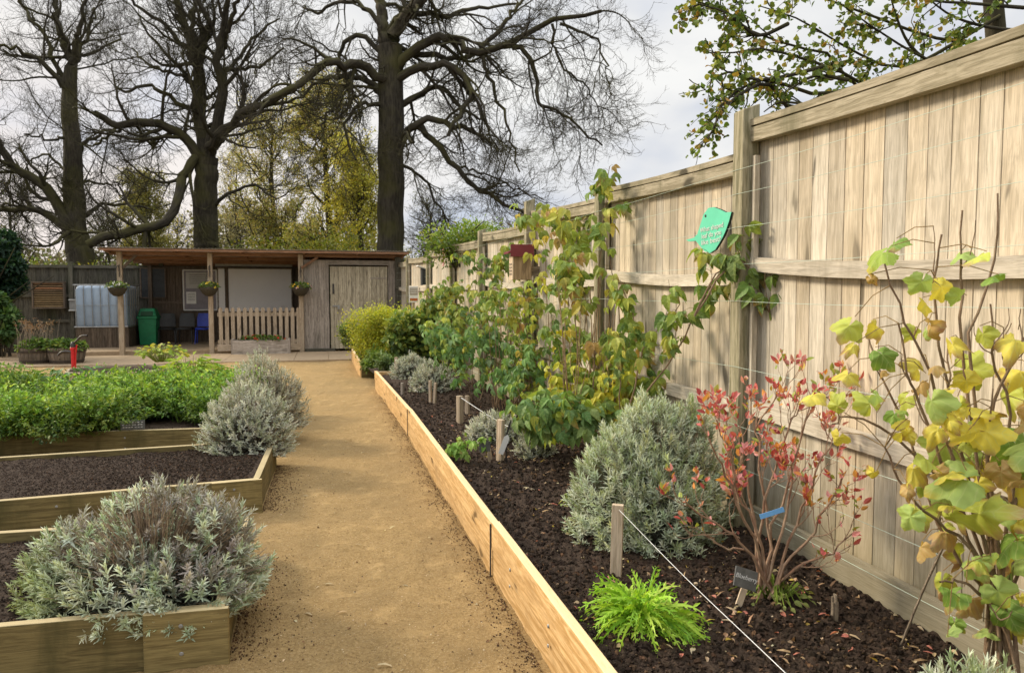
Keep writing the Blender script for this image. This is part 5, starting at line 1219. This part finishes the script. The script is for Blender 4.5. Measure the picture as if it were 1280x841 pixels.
raspberry('raspberry plant growing round the bee house, yellowing towards the top', [cn([(690, 540), (684, 400), (680, 300), (672, 262)], 6.9, .3), cn([(700, 540), (712, 420), (706, 330), (700, 270)], 6.6, .2), cn([(705, 540), (728, 440), (735, 330), (728, 262)], 6.4, .2), cn([(690, 540), (660, 420), (655, 360)], 7.3)], 230, .092, RY, 503, .15)
raspberry('dense green raspberry plant between the bee house and the next post', [cn([(630, 510), (625, 420), (628, 345), (640, 320)], 8.2, .3), cn([(640, 510), (650, 420), (648, 360)], 7.8, .2), cn([(620, 510), (605, 430), (610, 370)], 8.8, .2), cn([(650, 510), (670, 430), (672, 380)], 7.5)], 205, .095, RG, 504, .17, dry=40)
raspberry('raspberry plant with one leafy shoot standing against the fourth fence post', [cn([(590, 490), (592, 420), (595, 365), (596, 330), (593, 318)], 9.4, .2), cn([(580, 490), (575, 420), (570, 380)], 10.0, .2), cn([(600, 490), (615, 420), (612, 370)], 9.2)], 220, .098, RG+[(2, (.14, .24, .07))], 505, .16)
raspberry('raspberry plant farthest along the fence above the golden shrub', [cn([(560, 470), (552, 410), (548, 370)], 11.6, .3), cn([(570, 470), (565, 400), (562, 362)], 11.2, .3)], 230, .105, RG, 506, .2)
raspberry('bushy dark green plant with bluish leaves, low in front of the raspberry canes', [cn([(590, 500), (580, 450), (570, 420)], 8.3), cn([(600, 500), (615, 450), (620, 415)], 8.1), cn([(620, 505), (640, 460), (650, 430)], 7.6), cn([(575, 490), (560, 440), (550, 420)], 8.8), cn([(640, 510), (665, 470), (672, 440)], 7.2)], 560, .08, RD, 507, .17, 'blackcurrant_bush', 'currant bush', brown=.03)
raspberry('low leafy clump with wide green leaves left of the big lavender', [cn([(700, 562), (698, 530), (690, 515)], 5.1), cn([(720, 562), (735, 525), (745, 505)], 5.0), cn([(705, 560), (705, 520), (700, 490)], 5.3), cn([(680, 555), (672, 530), (668, 515)], 5.6)], 190, .095, [(3, (.15, .26, .08)), (2, (.22, .33, .10)), (2, (.36, .42, .07))], 508, .13, 'strawberry_clump', 'plant', cr=.004, brown=.08)
raspberry('bright yellow leaved patch at the foot of the fence under the tall raspberry', [cn([(730, 540), (728, 500), (715, 470)], 5.5), cn([(760, 540), (775, 500), (790, 480)], 5.2), cn([(750, 540), (748, 500), (752, 470)], 5.5), cn([(700, 530), (712, 480), (722, 450)], 6.0)], 150, .085, [(4, (.55, .52, .05)), (2, (.42, .45, .06)), (1, (.2, .28, .05))], 509, .17, 'yellow_leaved_plant', 'plant', cr=.003)
raspberry('mid green raspberry plant filling the gap below the tall raspberry', [cn([(700, 545), (705, 470), (690, 400)], 6.0), cn([(760, 545), (770, 480), (748, 420)], 5.4), cn([(725, 545), (735, 480), (745, 430)], 5.7), cn([(780, 550), (800, 500), (822, 470)], 5.0)], 115, .09, RG, 510, .15, dry=34)
raspberry('small leafy plant with round bright leaves beside the slate marker in the border', [cn([(575, 575), (572, 562), (568, 556)], 5.45), cn([(580, 575), (588, 560), (596, 552)], 5.4), cn([(583, 577), (582, 560), (580, 550)], 5.45)], 46, .055, [(3, (.22, .40, .07)), (1, (.30, .44, .10))], 511, .06, 'strawberry_plant', 'plant', cr=.003, side=1)
hedge('golden_shrub', 'golden-green feathery shrub near the shed door', [-2.15, 13.3, 0], .80, .65, 1.42, 26000, [(5, (.50, .54, .045)), (3, (.64, .62, .06)), (2, (.28, .36, .04))], 520, .038, 46, .15, tmpl=LFN, dark=.45, lsc=.62, rag=.9)
hedge('green_shrub', 'darker green shrub at the far corner of the border, left of the golden shrub', [-2.95, 14.6, 0], .50, .42, 1.05, 6500, [(3, (.16, .24, .05)), (2, (.24, .32, .06))], 521, .05, 16, .15, tmpl=LFN, lsc=.7, rag=.7)
hedge('green_shrub', 'low bright leafy plant hanging over the near end of the far raised bed', [-2.35, 12.7, 0], .30, .36, .55, 3000, [(3, (.16, .26, .05)), (2, (.26, .36, .08))], 522, .055, 15, .1, tmpl=LFN, lsc=.75, rag=.8)
hedge('green_shrub', 'grey-green herb mound between the edging and the stakes far down the border', [-1.85, 11.7, 0], .32, .3, .50, 2500, [(3, (.14, .22, .07)), (2, (.20, .28, .10))], 523, .05, 14, .2, tmpl=LFN, lsc=.75, rag=.7)
hedge('green_shrub', 'leafy green shrub between the golden shrub and the far fence', [fenceX(12.3)-.5, 12.3, 0], .6, .7, 1.35, 7000, RG, 524, .085, 18, .2, tmpl=LF, lsc=.75, rag=.6)

# red-leaved blueberry
def blueberry():
    r = np.random.RandomState(31); b = AT(958, 735, 3.02); b[2] = .2; t = thing('blueberry_bush', 'twiggy blueberry bush with red and pink autumn leaves behind the slate label', 'blueberry', b)
    tips = [((935, 640), (905, 560), (888, 512)), ((945, 640), (930, 560), (925, 500)), ((960, 650), (955, 570), (948, 500), (975, 450)), ((975, 660), (990, 590), (1000, 520), (1018, 445)), ((985, 670), (1005, 600), (1030, 540), (1052, 500)),
            ((990, 690), (1020, 640), (1040, 590), (1058, 560)), ((930, 670), (900, 640), (865, 615), (856, 600)), ((1000, 700), (1035, 680), (1068, 648)), ((950, 650), (925, 600), (915, 540), (900, 500)), ((965, 650), (985, 560), (1010, 480), (1040, 455)), ((940, 690), (905, 670), (880, 650)), ((955, 640), (965, 570), (990, 500), (1000, 470))]
    C = []
    for k, tp in enumerate(tips):
        Yt = 3.02+r.uniform(-.28, .15); C.append(cat([b+[r.uniform(-.05, .05), r.uniform(-.04, .04), 0]]+[AT(x, y, 3.02+(Yt-3.02)*(i+1)/len(tp)) for i, (x, y) in enumerate(tp)], 12))
    C = np.array(C); C[..., 2] = .2+(C[..., 2]-.2)*.86; C[:, 1:-1] += r.normal(size=(len(C), 10, 3))*.009; R = np.tile(np.linspace(.0072, .0026, 12), (len(C), 1)); g = MB(); g.tubes(C, R, 7)
    A, Ar = grow(r, C, R, 64, .22, (.3, .8), .3, 1, 8, 0, .25, .12, .6, .45, .0022, .4); B, Br = grow(r, A, Ar, 190, .12, (.3, .9), .2, 1, 12, 0, .25, .12, .7, .5, .0014, .3); g.tubes(A, Ar, 5); g.tubes(B, Br, 4)
    g.build('branches', M['redstem'], t, smooth=True)
    e = np.concatenate([B[:, -1], A[:, -1], B[:, 7], B[:, -2], C[:, -1]]); D = np.concatenate([nrm(B[:, -1]-B[:, -2]), nrm(A[:, -1]-A[:, -2]), nrm(B[:, 7]-B[:, 6]), nrm(B[:, -1]-B[:, -2]), nrm(C[:, -1]-C[:, -2])])
    hi = e[:, 2] > .62; w_ = np.where(hi, 1., .35); NL = 1050; k = r.choice(len(e), NL, p=w_/w_.sum()); P = e[k]+r.normal(size=(NL, 3))*.006
    pal = [(4, (.58, .14, .13)), (5, (.74, .34, .33)), (1.5, (.40, .08, .09)), (2, (.70, .34, .10)), (2.5, (.34, .40, .09)), (1, (.55, .40, .08))]
    g = MB(); g.scatter(t_leaf(.26, .1, .1)[0], LF[1], P, nrm(D[k]+.85*rdir(r, NL)), rdir(r, NL)+[0, 0, .8], r.uniform(.018, .044, NL), rcol(r, NL, pal, .2)); g.build('leaves', M['leafs'], t)
blueberry()

# big currant bush at the right edge
def currant():
    r = np.random.RandomState(77); Yc = 2.12; b = AT(1262, 800, Yc); b[2] = .2
    t = thing('currant_bush', 'tall currant bush with large yellowing leaves at the right edge of the border', 'currant bush', b)
    S = [[(1240, 760), (1200, 700), (1167, 640), (1150, 580), (1124, 514), (1093, 449), (1085, 419)], [(1240, 720), (1200, 600), (1161, 468), (1131, 404), (1106, 330)], [(1245, 740), (1215, 620), (1180, 480), (1167, 354), (1177, 293)],
         [(1245, 740), (1225, 600), (1203, 430), (1199, 346), (1203, 263)], [(1245, 700), (1225, 560), (1211, 430), (1222, 392), (1245, 308), (1247, 242)], [(1240, 740), (1200, 640), (1150, 506), (1135, 468), (1123, 404)],
         [(1250, 740), (1236, 570), (1244, 500), (1272, 440), (1300, 400)], [(1250, 780), (1215, 690), (1174, 655), (1145, 630), (1120, 591), (1106, 559)], [(1250, 770), (1222, 740), (1197, 724), (1175, 727)], [(1255, 700), (1265, 600), (1262, 520), (1240, 440), (1238, 380)],
         [(1262, 700), (1275, 600), (1290, 500), (1310, 420)], [(1240, 700), (1215, 560), (1190, 500), (1185, 430)], [(1265, 740), (1290, 660), (1320, 600)], [(1250, 720), (1238, 640), (1232, 590), (1250, 520)], [(1230, 700), (1180, 610), (1120, 545), (1060, 520), (1040, 530)]]
    C = []
    for tp in S:
        Yt = Yc+r.uniform(-.22, .22); C.append(cat([b+np.array([r.uniform(-.06, .06), r.uniform(-.08, .08), 0])]+[AT(x, y, Yc+(Yt-Yc)*(i+1)/len(tp)) for i, (x, y) in enumerate(tp)], 16))
    C = np.array(C); C[:, 1:-1] += r.normal(size=(len(C), 14, 3))*.0035; R = np.tile(np.linspace(.0062, .0024, 16), (len(C), 1)); R *= 1+.12*r.rand(len(C), 16)
    g = MB(); g.tubes(C, R, 8); A, Ar = grow(r, C, R, 26, .16, (.4, 1.0), .35, .95, 16, 0, .3, .1, .7, .5, .002, .2); g.tubes(A, Ar, 6)
    # leaves: (px, py, size px, tone, brown, facing)
    H = [(1100, 318, 44, 0, .3), (1118, 305, 36, 1, .5), (1225, 640, 92, 2, .8), (1196, 600, 74, 3, .2), (1245, 585, 52, 5, 1), (1272, 560, 66, 1, .1), (1212, 462, 52, 2, .2), (1232, 512, 44, 4, .7), (1180, 560, 62, 3, .1), (1270, 425, 60, 4, .9), (1278, 470, 64, 4, 1), (1048, 548, 26, 4, .3),
         (1060, 410, 42, 2, .5), (1066, 432, 32, 4, .9), (1098, 412, 36, 4, .9), (1240, 345, 32, 1, .2), (1220, 322, 36, 2, .6), (1205, 318, 34, 3, .2), (1178, 362, 36, 4, .3), (1150, 355, 36, 3, .2), (1158, 382, 30, 4, .4), (1162, 412, 36, 5, .9), (1140, 418, 28, 2, .4), (1196, 372, 30, 3, .1),
         (1105, 445, 38, 1, .2), (1145, 460, 36, 4, .7), (1190, 430, 44, 4, .8), (1165, 505, 50, 3, .2), (1170, 540, 46, 4, .8), (1130, 540, 34, 4, .7), (1085, 502, 40, 2, .2), (1060, 470, 36, 4, .6), (1015, 495, 36, 4, .6), (1045, 505, 32, 2, .3), (1130, 500, 32, 2, .1), (1258, 500, 50, 2, .5),
         (1238, 540, 56, 4, .4), (1275, 520, 50, 5, .8), (1150, 640, 44, 2, .6), (1088, 592, 26, 4, .9), (1136, 648, 40, 3, .3), (1180, 668, 46, 5, 1), (1210, 752, 44, 5, 1), (1262, 680, 58, 1, .2), (1250, 742, 50, 3, .2), (1222, 710, 38, 3, .4), (1275, 640, 60, 3, .1), (1275, 610, 60, 4, .6),
         (1195, 780, 26, 1, .2), (1235, 790, 34, 3, .5), (1140, 590, 46, 4, .9), (1160, 575, 40, 2, .3), (1205, 545, 44, 4, .5), (1118, 520, 26, 1, .2), (1272, 700, 60, 3, .1), (1262, 770, 50, 1, .3), (1290, 560, 70, 3, .2), (1185, 515, 36, 4, .5), (1222, 590, 40, 4, .5), (1268, 600, 46, 5, .8), (1090, 350, 20, 5, 1), (1172, 460, 30, 5, 1), (1150, 480, 26, 5, .9)]
    tones = [(.32, .44, .07), (.20, .33, .06), (.52, .58, .10), (.40, .54, .15), (.70, .62, .10), (.50, .34, .13)]
    for _ in range(46):
        u_ = r.rand()
        x_, y_ = (r.uniform(1130, 1295), r.uniform(480, 790)) if u_ < .6 else (r.uniform(1090, 1250), r.uniform(400, 640))
        H.append((x_, y_, r.uniform(18, 44), int(r.choice([0, 1, 2, 3, 4, 5], p=[.1, .15, .2, .15, .22, .18])), r.uniform(.2, 1.1)))
    g2 = MB(); Sp = np.concatenate([C.reshape(-1, 3), A.reshape(-1, 3)]); pets = []
    for k, (x, y, s, tn, br) in enumerate(H):
        Y = Yc+r.uniform(-.20, .10) if s < 70 else Yc-.16
        p = AT(x, y, Y); size = s/F0*Y*.92
        j = np.argmin(np.linalg.norm(Sp-p-[0, 0, size*.3], axis=1)); q0 = Sp[j]
        V, Fc = LOB[k % 5]; V = V.copy(); rr = np.hypot(V[:, 0], V[:, 1]-.34); 
        curl = r.uniform(.1, .9)*(1.3 if br > .7 else .6); V[:, 2] += -curl*(V[:, 0]**2)*1.3-curl*.5*np.maximum(V[:, 1]-.3, 0)**2
        if br > .75: V[:, 0] *= .68; V[:, 2] += .10*np.sin(V[:, 1]*9+k)
        V = V*(1.05, 1.05, 1.05)
        toC = nrm(np.array([0, 0, EYE])-p); N_ = nrm(toC*(.9 if s > 60 else .6)+.62*rdir(r, 1)[0]+[0, 0, .25]); d = nrm(np.array([r.uniform(-.7, .7), r.uniform(-.3, .3), -1.0]))
        if r.rand() < .3: d = nrm(rdir(r, 1)[0]+[0, 0, -.3])
        d = nrm(d-N_*(d@N_)); base = p-d*size*.45
        tc = np.array(tones[tn])*r.uniform(.85, 1.12); bc = np.array(r.choice([0, 1]) and (.34, .19, .09) or (.44, .30, .17)); yc = np.array((.62, .44, .05))
        edge = np.clip(rr/.62, 0, 1.1); ang = np.arctan2(V[:, 0], V[:, 1]-.34); nzv = .5+.5*np.sin(ang*2+r.rand()*6)+.25*np.sin(ang*7+k)
        k1 = np.clip((edge*1.0+nzv*.25-1.15+br*.55)*2.6, 0, 1)[:, None]; k2 = np.clip((edge+nzv*.3-1.22+br*.52)*4.5, 0, 1)[:, None]*(br > .35)
        cc = tc*(1-k1)+yc*k1; cc = cc*(1-k2)+bc*k2
        g2.scatter(V, Fc, base[None], d[None], N_[None], np.array([size]), cc[None])
        pets.append(np.array([q0, (q0+base)/2+[0, 0, .015], base]))
    g.tubes(np.array(pets), np.tile([.0016, .0014, .0012], (len(pets), 1)), 5, (1.1, 1.05, .7))
    g.build('stems', M['stem'], t, smooth=True); g2.build('leaves', M['leaf'], t, smooth=True)
currant()

# crops in the third left bed
def crops():
    r = np.random.RandomState(64)
    c0 = [np.array(c, float) for c in [(-6.4, 6.2), (-2.75, 6.88), (-3.35, 9.5), (-8.0, 8.5)]]
    t = thing('leafy_crop', 'dense bright green feathery crop filling the third left bed', 'crop', (-4.8, 7.6, .2)); 
    n = 620; u, v = r.rand(n), r.rand(n); X, Y = [(c0[0][i]*(1-u)+c0[1][i]*u)*(1-v)+(c0[3][i]*(1-u)+c0[2][i]*u)*v for i in (0, 1)]
    m_ = 85; u, v = r.rand(m_), r.rand(m_); CX, CY = [(c0[0][i]*(1-u)+c0[1][i]*u)*(1-v)+(c0[3][i]*(1-u)+c0[2][i]*u)*v for i in (0, 1)]; CH = r.uniform(.16, .60, m_); CT = r.uniform(.6, 1.3, m_); CX[:9] = np.linspace(-6.2, -3.85, 9); CY[:9] = 6.05+(CX[:9]+7)*.174+r.uniform(-.12, .02, 9); CH[:9] = .40; CH = CH*np.clip(1.25-.30*np.maximum(CY-7.2, 0), .45, 1.0)
    k = r.randint(0, m_, n); X = CX[k]+r.normal(size=n)*.11; Y = CY[k]+r.normal(size=n)*.11; dist = np.hypot(X-CX[k], Y-CY[k]); hh = np.maximum(CH[k]*(1-1.2*dist), .12)*r.uniform(.85, 1.1, n); ct = CT[k][:, None]; g = MB()
    for rep in range(40):
        a = r.rand(n)*2*PI; L = hh*r.uniform(.75, 1.1, n); el = r.uniform(.5, 1.45, n); d = np.stack([np.cos(a)*np.cos(el), np.sin(a)*np.cos(el), np.sin(el)], 1); K = 5; P = np.zeros((n, K, 3)); P[:, 0] = np.stack([X, Y, np.full(n, .2)], 1)+r.normal(size=(n, 3))*[.03, .03, 0]
        for k in range(1, K): d = nrm(d+[0, 0, -.10]); P[:, k] = P[:, k-1]+d*(L/(K-1))[:, None]
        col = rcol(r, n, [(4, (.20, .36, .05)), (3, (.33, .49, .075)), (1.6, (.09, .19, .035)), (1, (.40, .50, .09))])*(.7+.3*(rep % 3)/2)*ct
        if rep % 3 == 0: ribbons(g, P, np.full((n, K), .002), rdir(r, n), col*.8)
        for k in (2, 3, 4):
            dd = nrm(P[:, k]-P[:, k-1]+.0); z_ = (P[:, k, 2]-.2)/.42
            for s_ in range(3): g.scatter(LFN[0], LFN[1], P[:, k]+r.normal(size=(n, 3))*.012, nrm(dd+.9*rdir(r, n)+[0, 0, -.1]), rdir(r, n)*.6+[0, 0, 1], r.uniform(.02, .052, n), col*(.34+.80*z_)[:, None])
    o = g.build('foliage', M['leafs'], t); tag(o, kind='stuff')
crops()
def big_leaf_plant(label, c, n, rad, h, size, pal, seed, name='leafy_plant', cat_='plant', tmpl=None, z0=.2):
    r = np.random.RandomState(seed); t = thing(name, label, cat_, (c[0], c[1], z0)); a = r.rand(n)*2*PI; rr = rad*np.sqrt(r.rand(n)); c = np.array([c[0], c[1], z0])
    tip = c+np.stack([rr*np.cos(a), rr*np.sin(a), h*(1-.5*(rr/rad)**2)*r.uniform(.6, 1.05, n)], 1); b = c+np.stack([rr*np.cos(a)*.3, rr*np.sin(a)*.3, np.zeros(n)], 1)
    g = MB(); g.tubes(np.stack([b, b*.4+tip*.6+[0, 0, .05], tip], 1), np.tile([.004, .003, .002], (n, 1)), 4, (.6, 1.2, .3)); g.build('stalks', M['stem'], t)
    g = MB(); T = tmpl or LF; d = nrm(np.stack([np.cos(a), np.sin(a), r.uniform(-.5, .2, n)], 1)+.4*rdir(r, n)); g.scatter(T[0], T[1], tip, d, rdir(r, n)*.5+[0, 0, 1.], size*r.uniform(.6, 1.2, n), rcol(r, n, pal, .15)); g.build('leaves', M['leaf'], t); return t
c = G(88, 487, .35); big_leaf_plant('dark green broad leaved plant standing out of the crop near the red pump', c, 170, .55, .42, .13, [(3, (.05, .13, .04)), (2, (.09, .19, .06))], 71)
c = G(10, 492, .3); big_leaf_plant('mid green broad leaved plant in the crop at the left edge', c, 120, .5, .40, .12, [(3, (.10, .22, .05)), (2, (.16, .30, .06))], 72)
c = G(240, 482, .3); big_leaf_plant('upright narrow leaved plant with yellow-green tips at the back right of the crop', c, 260, .42, .50, .14, [(3, (.20, .36, .04)), (2, (.38, .48, .05))], 73, tmpl=t_leaf(.12, .1, .1))
c = G(203, 452, .2); big_leaf_plant('small yellow-green plant behind the crop in front of the shelter', c, 120, .45, .35, .10, [(3, (.26, .38, .05)), (1, (.5, .46, .05))], 74)

# ================================================================== STAKES, LABELS, STRING, LITTER
def stake(name, label, p, h, w_, th, mt, lean=(0, 0), yaw=-.25, grp=None, col=1.0):
    t = thing(name, label, 'stake', p, grp); g = MB(); ca, sa = math.cos(yaw), math.sin(yaw)
    up = nrm([lean[0], lean[1], 1]); X = nrm(np.cross([-sa, ca, 0], up)); Y = np.cross(up, X)
    g.box(np.array(p)+up*(h/2-.03), (w_, th, h+.06), np.stack([X, Y, up], 1), col, 2, 0); g.build('stake_body', M[mt], t, bevel=.002); return t, np.array(p)+up*h
def single_stake(label, p, h, w_, th, mt, lean=(0, 0), yaw=-.25, col=1.0):
    g = MB(); ca, sa = math.cos(yaw), math.sin(yaw); up = nrm([lean[0], lean[1], 1]); X = nrm(np.cross([-sa, ca, 0], up)); Y = np.cross(up, X)
    g.box(np.array(p)+up*(h/2-.03), (w_, th, h+.06), np.stack([X, Y, up], 1), col, 2, 0); o = g.build('wooden_stake', M[mt], origin=p, bevel=.002); tag(o, label, 'stake', 'short wooden stakes in the border'); return np.array(p)+up*h
s1 = single_stake('nearest short pale stake, standing in front of the big lavender', G(770, 716, .2), .325, .052, .030, 'pale', (.02, 0), -.3, 1.35)
s2 = single_stake('pale stake standing beside the white tag in the middle of the border', G(625, 577, .2), .33, .062, .035, 'pale', (.02, 0), -.9, 1.3)
s3 = single_stake('single square stake beyond the silvery plant', G(575, 531, .2), .29, .06, .05, 'pale', (0, 0), -.9, 1.1)
s4 = single_stake('slim pale stake, left one of a close pair', G(538, 506, .2), .29, .03, .03, 'pale', (.0, 0), -.5, 1.25)
single_stake('slim pale stake, right one of a close pair', G(543, 507, .2), .27, .03, .03, 'pale', (.06, 0), -.5, 1.1)
single_stake('short dark stake in front of the silvery mound', G(503, 495, .2), .17, .035, .03, 'shed', (0, 0), -.5, 1.2)
single_stake('far stake in front of the greyish mound', G(495, 470, .2), .30, .05, .04, 'pale', (0.03, 0), -.5, 1.1)
single_stake('stubby far stake just right of the far tall one', G(505, 471, .2), .16, .05, .04, 'pale', (0, 0), -.5, 1.0)
single_stake('weathered stake half hidden by leaves behind the single square stake', G(584, 520, .2), .22, .045, .03, 'pale', (0, 0), -.5, 1.1)
def cord(name, label, pts, rad, mt, n=24):
    g = MB(); P = cat(pts, n); g.tubes(P, np.full(n, rad), 6); tag(g.build(name, M[mt], origin=P[0]), label, 'string')
e = AT(1010, 868, 1.78); cord('garden_string', 'white string running from the nearest stake towards the bottom of the picture', [s1-[0, 0, .02], s1*.5+e*.5+[0, 0, -.02], e, e*2-(s1*.5+e*.5)], .0011, 'string')
cord('garden_string', 'thin pale string looped from the single square stake into the leaves', [s3-[0, 0, .01], s3+[.22, -.5, -.06], s3+[.48, -1.1, -.10], s2+[.04, .3, -.05]], .0025, 'string')
# slate label with handwriting
p = G(921, 762, .2)
t, top = stake('slate_marker', 'grey slate label with handwriting on a pale wooden peg beneath the red-leaved bush', p, .10, .026, .018, 'pale', (.28, -.1), -.25, col=1.5); t['category'] = 'plant marker'
cS = AT(932, 723, 2.84); Xs = nrm([.93, .20, -.36]); Zs = nrm(np.cross(Xs, nrm([.25, -.9, .35]))); Zs = Zs if Zs[2] > 0 else -Zs; Ns = np.cross(Zs, Xs); Ns = -Ns if Ns[1] > 0 else Ns
g = MB(); g.box(cS, (.105, .007, .078), np.stack([Xs, -Ns, Zs], 1), 1, 0, 0); sl = g.build('slate_plate', M['slate'], t, bevel=.0015)
Mx = Matrix(((Xs[0], Zs[0], Ns[0], 0), (Xs[1], Zs[1], Ns[1], 0), (Xs[2], Zs[2], Ns[2], 0), (0, 0, 0, 1))); Mx.translation = Vector(cS+Ns*.0046-Zs*.004)
textmesh('handwriting', 'Blueberry', .026, M['chalk'], sl, Mx, shear=.25)
# small slate marker in mid-border, dark slate in the crop bed
p = G(613, 577, .2)
t, top = stake('slate_marker', 'small dark slate marker on a short peg beside the round-leaved plant', p, .10, .03, .02, 'pale', (-.12, 0), -.4, col=1.0); t['category'] = 'plant marker'
g = MB(); g.box(AT(606, 558, 5.30), (.085, .008, .075), RB, 1, 0, 0); g.build('slate_plate', M['slate'], t, bevel=.002)
pm = G(166, 541, .2); t, top = stake('slate_marker', 'dark slate marker in front of the green crop on the left', pm+[0, -.02, 0], .12, .03, .02, 'shed', (0, 0), -.2); t['category'] = 'plant marker'
g = MB(); g.box(AT(166, 531, pm[1]-.05), (.205, .01, .085), RB@np.eye(3), 1, 0, 0); g.build('slate_plate', M['slate'], t, bevel=.002)
g = MB(); 
for k in range(3):
    for j in range(7): g.box(AT(166, 531, pm[1]-.05)-aA*.007+bA*(-.08+.026*j+random.uniform(-.004, .004))+[0, 0, .025-.022*k], (.016, .002, .006), RB, 1, 0, .2)
g.build('chalk_marks', M['chalk'], t)
# white tag on a dark stick, blue tag on the blueberry
p = G(633, 578, .2); g = MB(); P = cat([p, p+[.0, 0, .2], p+[.035, .0, .33]], 8); g.tubes(P, np.full(8, .007), 6)
t = thing('plant_tag', 'white paper tag on a dark stick beside the pale stake', 'plant tag', p); g.build('stick', M['iron'], t, smooth=True)
c = AT(630, 556, p[1]-.03); X = nrm([.35, 0, .94]); Y = nrm(np.cross([0, 1, 0], X)); V = [c-X*.075-Y*.02, c+X*.06-Y*.022, c+X*.085, c+X*.06+Y*.022, c-X*.075+Y*.02]; g = MB(); g.add(V, [[0, 1, 2, 3, 4]]); g.add(np.array(V)+[0, .003, 0], [[4, 3, 2, 1, 0]]); g.build('tag', M['white'], t)
c = AT(965, 641, 2.86); X = nrm([.95, .1, .27]); Z_ = nrm(np.cross(X, [0, -1, .15])); g = MB(); g.box(c, (.105, .0025, .02), np.stack([X, nrm(np.cross(Z_, X)), Z_], 1), 1, 0, 0); tag(g.build('plant_tag', M['bluetag'], origin=c, bevel=.0008), 'blue plastic tag caught in the branches of the red-leaved bush', 'plant tag')
# leaning cane, broken peg
a, b_ = AT(1182, 676, 2.3), G(1122, 808, .2); cord('bamboo_cane', 'thin dry cane leaning against the fence beside the currant bush', [b_-[0, 0, .03], (a+b_)/2, a], .005, 'dry', 10); bpy.data.objects['bamboo_cane']['category'] = 'cane'
p = G(1043, 775, .2); g = MB()
for k in range(6):
    dx = (k % 3-1)*.007; dy = (k//3-.5)*.01; hh = random.uniform(.07, .11); g.box(p+np.array([dx, dy, hh/2-.02]), (.0075, .010, hh+.04), np.eye(3), 1, 2, .2)
tag(g.build('broken_peg', M['dry'], origin=p), 'splintered stump of a wooden peg right of the slate label', 'peg', None)
# fallen leaves
r = np.random.RandomState(12); n = 1100; y = 1.9+r.rand(n)**1.7*6; u = r.rand(n)**.6; x = edgeX(y)+.08+(fenceX(y)-edgeX(y)-.12)*u
P = np.stack([x, y, soilz(x, y, .20, .05, 21)+.006], 1); g = MB()
pal = [(3, (.50, .36, .22)), (3, (.42, .27, .15)), (2, (.62, .52, .34)), (1.6, (.55, .20, .14)), (1, (.55, .42, .08)), (1, (.2, .12, .07))]
g.scatter(t_leaf(.3, .18, .3)[0], LF[1], P, rdir(r, n)*[1, 1, .2], rdir(r, n)*.5+[0, 0, 1], r.uniform(.006, .034, n), rcol(r, n, pal, .2))
g.scatter(BL[0], BL[1], P[::2]+[.01, .02, 0], rdir(r, (n+1)//2)*[1, 1, .2], rdir(r, (n+1)//2)*.4+[0, 0, 1], r.uniform(.01, .05, (n+1)//2), rcol(r, (n+1)//2, pal, .2))
tag(g.build('fallen_leaves', M['leafs']), 'small fallen leaves and twigs scattered on the dark soil of the border', 'leaves', kind='stuff')
n = 170; y = 2.3+r.rand(n)**1.5*8; x = r.uniform(-1.3, .35, n)-.27*(y-2.3); P = np.stack([x, y, ground_z(x, y)+.004], 1); g = MB()
g.scatter(t_leaf(.3, .18, .3)[0], LF[1], P, rdir(r, n)*[1, 1, .1], rdir(r, n)*.3+[0, 0, 1], r.uniform(.006, .02, n), rcol(r, n, [(2, (.5, .42, .28)), (2, (.2, .12, .06)), (1, (.6, .52, .35))], .2))
g.scatter(BL[0], BL[1], P[::3]+[.02, .03, .001], rdir(r, 57)*[1, 1, .05], rdir(r, 57)*.2+[0, 0, 1], r.uniform(.02, .06, 57), rcol(r, 57, [(1, (.45, .36, .22))], .2))
tag(g.build('path_litter', M['leafs']), 'scraps of dry leaf and stalk lying on the sandy path', 'leaves', kind='stuff')
# weeds by the foot of the fence and a seedling before the near bed
def weed(label, c, n, rad, h, size, pal, seed): return big_leaf_plant(label, c, n, rad, h, size, pal, seed, 'weed', 'weed')
weed('low weeds growing at the foot of the red-leaved bush', (1.12, 3.02), 60, .16, .05, .035, [(2, (.22, .26, .07)), (1, (.36, .34, .10))], 81)
weed('small pale weed at the left foot of the big lavender', (.36, 4.35), 22, .07, .07, .04, [(2, (.25, .34, .10)), (1, (.45, .45, .15))], 82)
